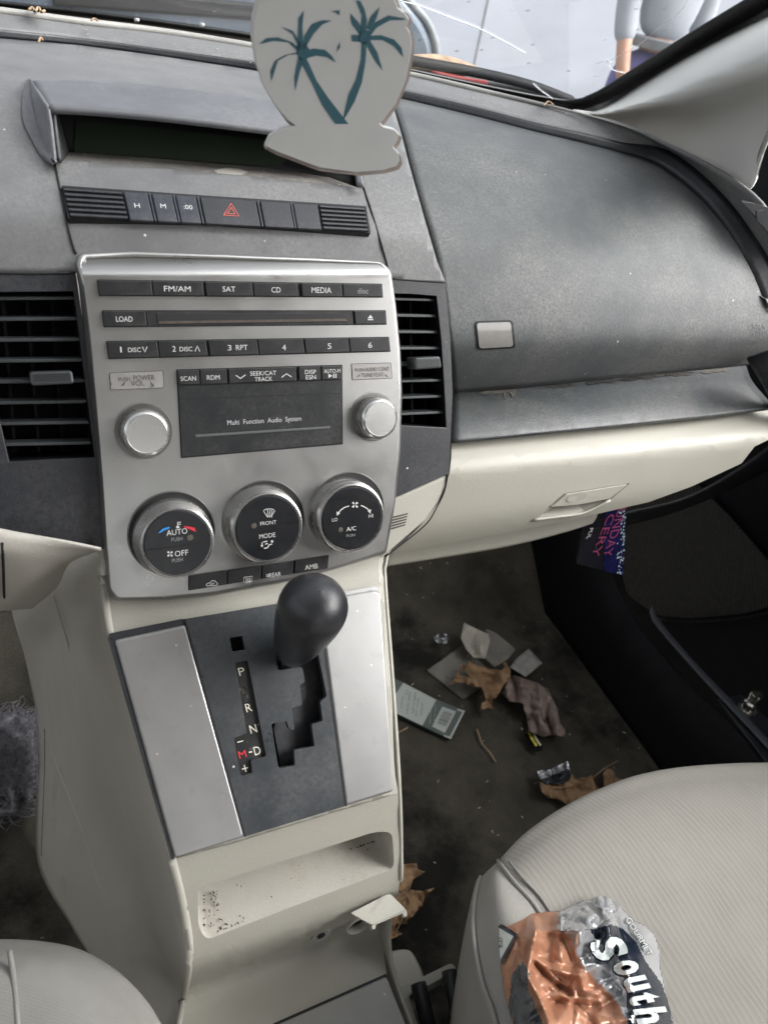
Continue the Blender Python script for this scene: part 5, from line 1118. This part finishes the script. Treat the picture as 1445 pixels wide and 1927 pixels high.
bars = []
for k in range(13):
    t = k/13; w = random.choice([.02, .035, .05]); A0, A1 = Vector((935, 625)), Vector((850, 790+40)); d0_, d1_ = Vector((1070, 670)), Vector((960, 900))
    p = lambda a, c: (Vector((915, 620))+Vector((140, 50))*a+Vector((-105, 215))*c)
    bars.append(z7([tuple(p(0, t)), tuple(p(1, t)), tuple(p(1, t+w)), tuple(p(0, t+w))]))
shapes('barcode', RF, bars, DK, pb, n=.0009)
for k, (s, x, y, w) in enumerate([('Dry', 370, 345, 75), ('seasoning', 290, 500, 190), ('mix for meats', 385, 500, 340), ('add to stews', 470, 500, 330), ('and soups', 520, 570, 290), ('natural', 585, 600, 180)]):
    X_, Y_ = z7([(x, y)])[0]; text(RF, s, X_, Y_, w/8.03, 4.2, DK, pb, n=.0009, rot=math.radians(58), name='printed_text')
text(RF, 'keep dry store cool', *z7([(725, 660)])[0], 40, 3.4, PWH, pb, n=.0009, rot=math.radians(60), name='printed_text')
text(RF, 'made with spices', *z7([(790, 690)])[0], 38, 3.0, PWH, pb, n=.0009, rot=math.radians(60), name='printed_text')
for i, P in enumerate([z5([(320, 765), (350, 850), (400, 910), (435, 965)]), z7([(160, 1000), (380, 880)]), z7([(1430, 920), (1480, 1060)])]):
    tag(tube('pine_needle', [HZ(x, y, -.944) for x, y in P], .0012, TAN, None, seg=5), ['long dry pine needle on bare carpet in the middle of the footwell', 'short dry pine needle beside the console and barcode packet', 'short bent pine needle right of the barcode packet'][i], 'pine needle', 'pine needles on the carpet')
# dirt flecks (uncountable)
def flecks(name, n, fn, size, mat, label, cat_):
    bm = bmesh.new()
    for _ in range(n):
        c, nn = fn(); s = random.uniform(.4, 1)*size; a = random.uniform(0, 6.28); e1 = Vector((math.cos(a), math.sin(a), 0)); e1 = (e1-nn*e1.dot(nn)).normalized(); e2 = nn.cross(e1)
        L_ = random.uniform(.8, 2.4)
        q = [c-e1*s*L_-e2*s*.5, c+e1*s*L_-e2*s*.4, c+e1*s*L_*.8+e2*s*.5, c-e1*s*L_*.7+e2*s*.6]
        lo = [bm.verts.new(p) for p in q]; hi = [bm.verts.new(p*1.0+nn*s*.5) for p in q]
        bm.faces.new(hi)
        for i in range(4): bm.faces.new([lo[i], lo[(i+1) % 4], hi[(i+1) % 4], hi[i]])
    o = mkbm(name, bm, mat, None); o['kind'] = 'stuff'; tag(o, label, cat_); return o
random.seed(21); CRUMB = M('crumb_pale', (.40, .36, .28), .9, var=.3, vs=500); DKC = M('crumb_dark', (.035, .025, .018), .8)
flecks('carpet_crumbs', 170, lambda: (Vector((lambda x, y: (x, y, CAMZ+floor_z(x, y)+.0045))(*random.choice([(random.uniform(.3, .88), random.uniform(.3, .95)), (random.uniform(-.25, .1), random.uniform(.3, .9))]))), Vector((0, 0, 1))), .0016, CRUMB, 'pale crumbs scattered over the carpet', 'crumbs')
def trayspot():
    k = random.random()
    if k < .45: x, y = random.gauss(395, 12), random.gauss(1700, 25)
    elif k < .7: x, y = random.gauss(425, 30), random.gauss(1745, 6)
    elif k < .85: x, y = random.gauss(690, 18), random.gauss(1585, 8)
    else: x, y = random.uniform(420, 700), random.uniform(1600, 1730)
    x = max(384, min(730, x)); lo = 1672+(x-372)*(1566-1672)/333+18; hi_ = 1770-(x-388)*.376-8
    y = max(min(y, hi_), min(lo, hi_-2))
    a = FRO(x, min(y, hi_)); d = ray(x, y); z0 = FRO(x, hi_+8).z-.0005
    t = (z0-O3.z)/d.z; p = O3+d*t
    if p.y > .33: p = O3+d*(.325/d.y)
    return p, Vector((0, 0, 1))
flecks('tray_crumbs', 90, trayspot, .0007, DKC, 'dark crumbs gathered in the corners of the storage tray', 'crumbs')
flecks('lid_specks', 45, lambda: (Vector((random.uniform(.09, .24), random.uniform(.10, .205), CAMZ-.7097)), Vector((0, 0, 1))), .0009, CRUMB, 'pale specks on the console lid', 'crumbs')
flecks('ledge_crumbs', 60, lambda: ((lambda i: ringz[i].lerp(G3[i], random.random())+Vector((0, 0, .003)))(random.randrange(3, 45)), Vector((0, 0, 1))), .0009, CRUMB, 'pale crumbs along the dash ledge at the windscreen', 'crumbs')
# dead insect / leaf bits at the glass
for i, P in enumerate([[(55, 22), (62, 18), (66, 26), (73, 17), (78, 27), (84, 24)], [(172, 42), (178, 39), (184, 43)], [(1022, 202), (1030, 194), (1036, 197), (1040, 201)], [(73, 84), (77, 76), (80, 80)]]):
    tag(tube('dry_leaf_bit', [HZ(x, y, -.088)+Vector((0, 0, .002)) for x, y in P], .0011 if i == 0 else .0008, TAN, None, seg=6, res=16), ['tan dry leaf bit at the far left foot of the windscreen', 'tiny tan leaf crumb left of centre on the dash ledge', 'pale curled leaf bit below the crack on the right', 'tiny pale fleck in the dash groove at far left'][i], 'leaf bit')
# fluff on the left floor
FLF = M('fluff_grey', (.24, .235, .26), .95, var=.3, vs=60)
random.seed(9); bm = bmesh.new(); 
def tubebm(pts, r):
    P = cat(pts, 16); prev = None
    for i, p in enumerate(P):
        t = (P[min(i+1, 15)]-P[max(i-1, 0)]).normalized(); a = t.cross(Vector((.1, .2, .95))).normalized(); b_ = t.cross(a)
        ring_ = [bm.verts.new(p+a*r*math.cos(w)+b_*r*math.sin(w)) for w in (0, 2.1, 4.2)]
        if prev:
            for k in range(3): bm.faces.new([prev[k], prev[(k+1) % 3], ring_[(k+1) % 3], ring_[k]])
        prev = ring_
for k in range(1700):
    cx_, cy_ = random.uniform(-30, 62), random.uniform(1345, 1530)
    if cx_ > 62-(max(0, cy_-1470))*.5: continue
    z0 = -.94+.045*max(0, 1-abs((cy_-1430)/110))*random.random(); c = HZ(cx_, cy_, z0); s = .008; d = Vector((random.gauss(0, 1), random.gauss(0, 1), random.gauss(0, .35)))
    pts = [c]
    for _ in range(5): d = (d+Vector((random.gauss(0, 1.0), random.gauss(0, 1.0), random.gauss(0, .5)))).normalized(); pts.append(pts[-1]+d*s); pts[-1].z = max(pts[-1].z, CAMZ-.944)
    tubebm(pts, random.uniform(.00015, .0005))
fb = [(-30, 1345), (20, 1340), (50, 1352), (64, 1375), (66, 1450), (60, 1500), (40, 1528), (15, 1532), (-30, 1530)]
t0 = bmesh.new(); tv = [t0.verts.new((x, y, 0)) for x, y in fb]; t0.faces.new(tv)
for ax, lo, hi in ((0, -30, 66), (1, 1340, 1532)):
    t = lo+5
    while t < hi: bmesh.ops.bisect_plane(t0, geom=t0.verts[:]+t0.edges[:]+t0.faces[:], plane_co=(t, t, 0), plane_no=(1, 0, 0) if ax == 0 else (0, 1, 0), dist=1e-5); t += 5
bmesh.ops.triangulate(t0, faces=t0.faces[:])
def lump(x, y):
    e = min((min(66-x, y-1338, 1534-y)/22), 1); e = max(e, 0)**.5
    return HZ(x, y, -.944+e*(.022+.030*noise.noise(Vector((x*.06, y*.05, 4)))+.014*noise.noise(Vector((x*.2, y*.17, 9)))))
vm = {v: bm.verts.new(lump(v.co.x, v.co.y)) for v in t0.verts}
for f in t0.faces: bm.faces.new([vm[v] for v in f.verts])
t0.free()
fl2 = mkbm('fluff_clump', bm, FLF, None, smooth=True); tag(fl2, 'clump of grey fluff on the driver side carpet', 'fluff')
# ================================================================= SNACK BAG
bag = thing('snack_bag', 'crumpled copper and silver snack bag lying on the passenger seat', 'snack bag', tuple(HZ(1090, 1850, -.55)-O3))
def z8(P): return [(900+x/3.6125, 1660+y/3.6125) for x, y in P]
bo = z8([(130, 290), (160, 265), (260, 240), (360, 212), (540, 200), (600, 180), (660, 152), (720, 125), (770, 120), (800, 105), (840, 92), (890, 112), (935, 145), (975, 178), (1010, 210), (1060, 265), (1130, 295), (1185, 340), (1210, 390), (1235, 480), (1240, 600), (1265, 700), (1290, 820), (1330, 960), (1360, 1150), (1300, 1300), (900, 1330), (500, 1300), (300, 1150), (240, 1000), (200, 850), (170, 700), (155, 580), (145, 450)])
def ridge(x, y, P, w, h):
    best = 1e9
    for i in range(len(P)-1):
        a, b_ = Vector(P[i]), Vector(P[i+1]); p = Vector((x, y)); ab = b_-a; t = max(0, min(1, (p-a).dot(ab)/ab.length_squared)); best = min(best, (p-a-ab*t).length)
    return h*max(0, 1-best/w)
RD = [(z8([(370, 265), (385, 330), (350, 520), (330, 640), (420, 800), (480, 960)]), 13, .010), (z8([(360, 520), (480, 590), (600, 620), (700, 640)]), 12, .006), (z8([(545, 200), (560, 340), (390, 330)]), 10, .005), (z8([(560, 345), (760, 325), (900, 290)]), 14, .005), (z8([(380, 560), (500, 680), (620, 760)]), 9, -.008), (z8([(690, 640), (720, 740), (800, 760)]), 10, .005), (z8([(500, 820), (640, 830), (800, 850)]), 12, -.006), (z8([(930, 470), (1010, 620), (1060, 850)]), 16, .004)]
from mathutils.geometry import intersect_point_line
def bagh(x, y):
    p = Vector((x, y)); dmin = 1e9
    for i in range(len(bo)):
        a, b_ = Vector(bo[i-1]), Vector(bo[i]); ab = b_-a; t = max(0, min(1, (p-a).dot(ab)/max(ab.length_squared, 1e-9))); dmin = min(dmin, (p-a-ab*t).length)
    e = min(dmin/60, 1); e = math.sin(e*math.pi/2)
    h = .003+.028*e
    soft = 1 if x < 1150 else max(.25, 1-(x-1150)/60)
    w1 = noise.noise(Vector((x*.01, y*.01, 1)))*12; v1 = noise.voronoi(Vector(((x+w1)*.014, (y-w1)*.011, 3)))[0]; v2 = noise.voronoi(Vector((x*.034, (y+w1)*.027, 8)))[0]
    h += e*soft*(.022*(v1[1]-v1[0]-.3)+.0035*(v2[1]-v2[0]-.3)+.004*noise.noise(Vector((x*.03, y*.03, 2))))
    for P, w, hh in RD: h += ridge(x, y, P, w, hh)*min(1, dmin/8)
    return h
def bagp(x, y, e=0): return HZ(x, y, -.553+bagh(x, y)+e)
COP = M('copper_foil', (.47, .235, .145), .34, metal=.3, var=.2, vs=25, rvar=.06, coat=.25, bump=.06, bs=30, bdist=.002)
SIL2 = M('silver_foil', (.55, .56, .575), .2, metal=.55, var=.08, vs=25, rvar=.05, coat=.3, bump=.05, bs=30, bdist=.002)
WINB = M('bag_window', (.06, .065, .075), .08, var=.5, vs=60, coat=.8, bump=.8, bs=60, bdist=.005)
INK = M('bag_ink', (.012, .018, .03), .25, var=.1, coat=.5)
def inside(x, y, P):
    c = False
    for i in range(len(P)):
        x1, y1 = P[i-1]; x2, y2 = P[i]
        if (y1 > y) != (y2 > y) and x < (x2-x1)*(y-y1)/(y2-y1)+x1: c = not c
    return c
silv = z8([(540, 190), (545, 330), (600, 345), (640, 420), (700, 560), (800, 680), (900, 760), (960, 850), (1020, 980), (1040, 1400), (1500, 1400), (1500, 0), (540, 0)])
win = z8([(300, 540), (230, 620), (205, 860), (250, 1000), (300, 1100), (450, 1100), (430, 950), (330, 720), (345, 620)])
inkp = [z8([(760, 325), (900, 290), (980, 320), (1080, 420), (1150, 560), (1250, 700), (1300, 850), (1345, 1100), (1290, 1300), (1090, 1300), (1080, 980), (1040, 830), (1000, 640), (940, 500), (860, 440), (800, 400)]),
        z8([(1000, 640), (1035, 760), (1060, 1300), (1020, 1300), (1015, 900)])]
def bpick(x, y):
    n_ = 3*noise.noise(Vector((x*.08, y*.08, 0)))
    if any(inside(x, y, P) for P in inkp): return 3
    if inside(x+n_, y, win): return 2
    if inside(x+n_*2, y, silv): return 1
    return 0
bb = sheet('bag_body', bo, bagp, 3.2, None, bag, mats=[COP, SIL2, WINB, INK], pick=bpick, smooth=True, solid=.0008)
def bmap(e): return lambda x, y: bagp(x, y, e)
TXW = M('bag_letters', (.70, .75, .74), .2, metal=.2, coat=.5)
def bagtext(s, cx, cy, w, h, rot, mat, e, name='bag_lettering', shear=.25, bold=.02):
    V, F = glyphs(s, bold, 1.0); bm = bmesh.new(); ca, sa = math.cos(rot), math.sin(rot)
    vs_ = []
    for x, y in V:
        X_, Y_ = (x*w+shear*y*h), -y*h; vs_.append(bm.verts.new((cx+X_*ca-Y_*sa, cy+X_*sa+Y_*ca, 0)))
    for f in F:
        try: bm.faces.new([vs_[i] for i in f])
        except Exception: pass
    lo = [min(v.co[i] for v in bm.verts) for i in (0, 1)]; hi = [max(v.co[i] for v in bm.verts) for i in (0, 1)]
    for ax in (0, 1):
        t = lo[ax]+4
        while t < hi[ax]:
            bmesh.ops.bisect_plane(bm, geom=bm.verts[:]+bm.edges[:]+bm.faces[:], plane_co=(t, 0, 0) if ax == 0 else (0, t, 0), plane_no=(1, 0, 0) if ax == 0 else (0, 1, 0), dist=1e-5); t += 4
    for v in bm.verts: v.co = bagp(v.co.x, v.co.y, e)
    bm.normal_update()
    for f in bm.faces:
        if f.normal.z < 0: f.normal_flip()
    return mkbm(name, bm, mat, bb)
for ch, x, y, w, h, r in (('S', 1146, 1786, 42, 62, 60), ('o', 1178, 1822, 28, 46, 62), ('u', 1197, 1852, 28, 44, 64), ('t', 1212, 1880, 22, 56, 66), ('h', 1226, 1912, 30, 60, 70)):
    bagtext(ch, x+1.5, y+2, w+7, h+7, math.radians(r), INK, .0050, bold=.0)
    bagtext(ch, x-.8, y-.8, w+3, h+3, math.radians(r), INK, .0060, bold=.06)
    bagtext(ch, x, y, w, h, math.radians(r), TXW, .0072, bold=.04)
bagtext('GOURMET', 1203, 1763, 84, 13, math.radians(58), INK, .0038, shear=.1, bold=.03)
bagtext('GOURMET', 1203, 1763, 82, 11, math.radians(58), TXW, .0046, shear=.1, bold=.0)
sheet('corner_label', z8([(135, 312), (240, 370), (200, 440), (150, 530), (140, 420)]), bmap(.0016), 4, TXW, bb)
sheet('label_border', z8([(133, 290), (165, 290), (268, 358), (165, 560), (152, 560), (155, 525), (240, 370), (135, 310)]), bmap(.0022), 4, INK, bb)
bagtext('GUA', 941, 1775, 20, 8, math.radians(88), INK, .0026, shear=0, bold=.0)
# raised crumpled top end
def topc(x, y): return bagp(x, y, .006+.009*abs(noise.noise(Vector((x*.045, y*.045, 2)))))
sheet('bag_top_fold', z8([(770, 120), (840, 90), (890, 112), (975, 178), (930, 240), (850, 260), (845, 180), (780, 160)]), topc, 4, SIL2, bb, solid=.0006)
sheet('bag_top_fold', z8([(560, 205), (660, 150), (740, 165), (850, 265), (800, 310), (700, 330), (560, 330)]), topc, 4, SIL2, bb, solid=.0006)
# lettering sits on the board, not in one flat line; done

# ================================================================= UNSEEN ROOF ADDED TO SHADE THE CABIN
HDL = M('headliner', (.45, .44, .41), .95, var=.03)
rf = thing('unseen_roof', 'unseen pale headliner added above the seats to shade the cabin', 'car roof', (.15, -.6, .45))
patch3('headliner', [[Vector((x, .22, CAMZ+.40-.05*((x-.15)/.8)**2)) for x in (-.62, -.2, .15, .5, .92)], [Vector((x, -.8, CAMZ+.50-.06*((x-.15)/.8)**2)) for x in (-.62, -.2, .15, .5, .92)], [Vector((x, -2.2, CAMZ+.46-.06*((x-.15)/.8)**2)) for x in (-.62, -.2, .15, .5, .92)]], HDL, rf, 12, 12, solid=.03)

# unseen driver door and seat backs, added to darken the left and rear
dd = thing('unseen_driver_door', 'unseen driver door with grey beige inner panel, added to darken the left side', 'door', (-.72, .2, -.9))
box('door_panel', (-.78, -.75, -.93), (-.70, 1.0, -.10), BEIGEG, dd, bevel=.02)
box('window_frame', (-.76, -.80, -.10), (-.71, -.70, .42), DARKB, dd, bevel=.01)
def back(par, x0, x1, y0):
    w = x1-x0; R = []
    for z, dy, k in ((-.62, 0, .9), (-.45, -.02, 1), (-.15, -.09, 1), (.05, -.15, .9), (.12, -.17, .6)):
        R.append([Vector((x0+w*(.5+(t-.5)*k), y0+dy-.05*(1-(2*t-1)**2)+.03, CAMZ+z)) for t in (0, .1, .3, .5, .7, .9, 1)])
    patch3('unseen_backrest', R, FABB, par, 24, 24, solid=.09)
back(ds, -.56, -.03, -.30); back(seat, .33, .86, -.30)  # out of view behind the lens, added to block light
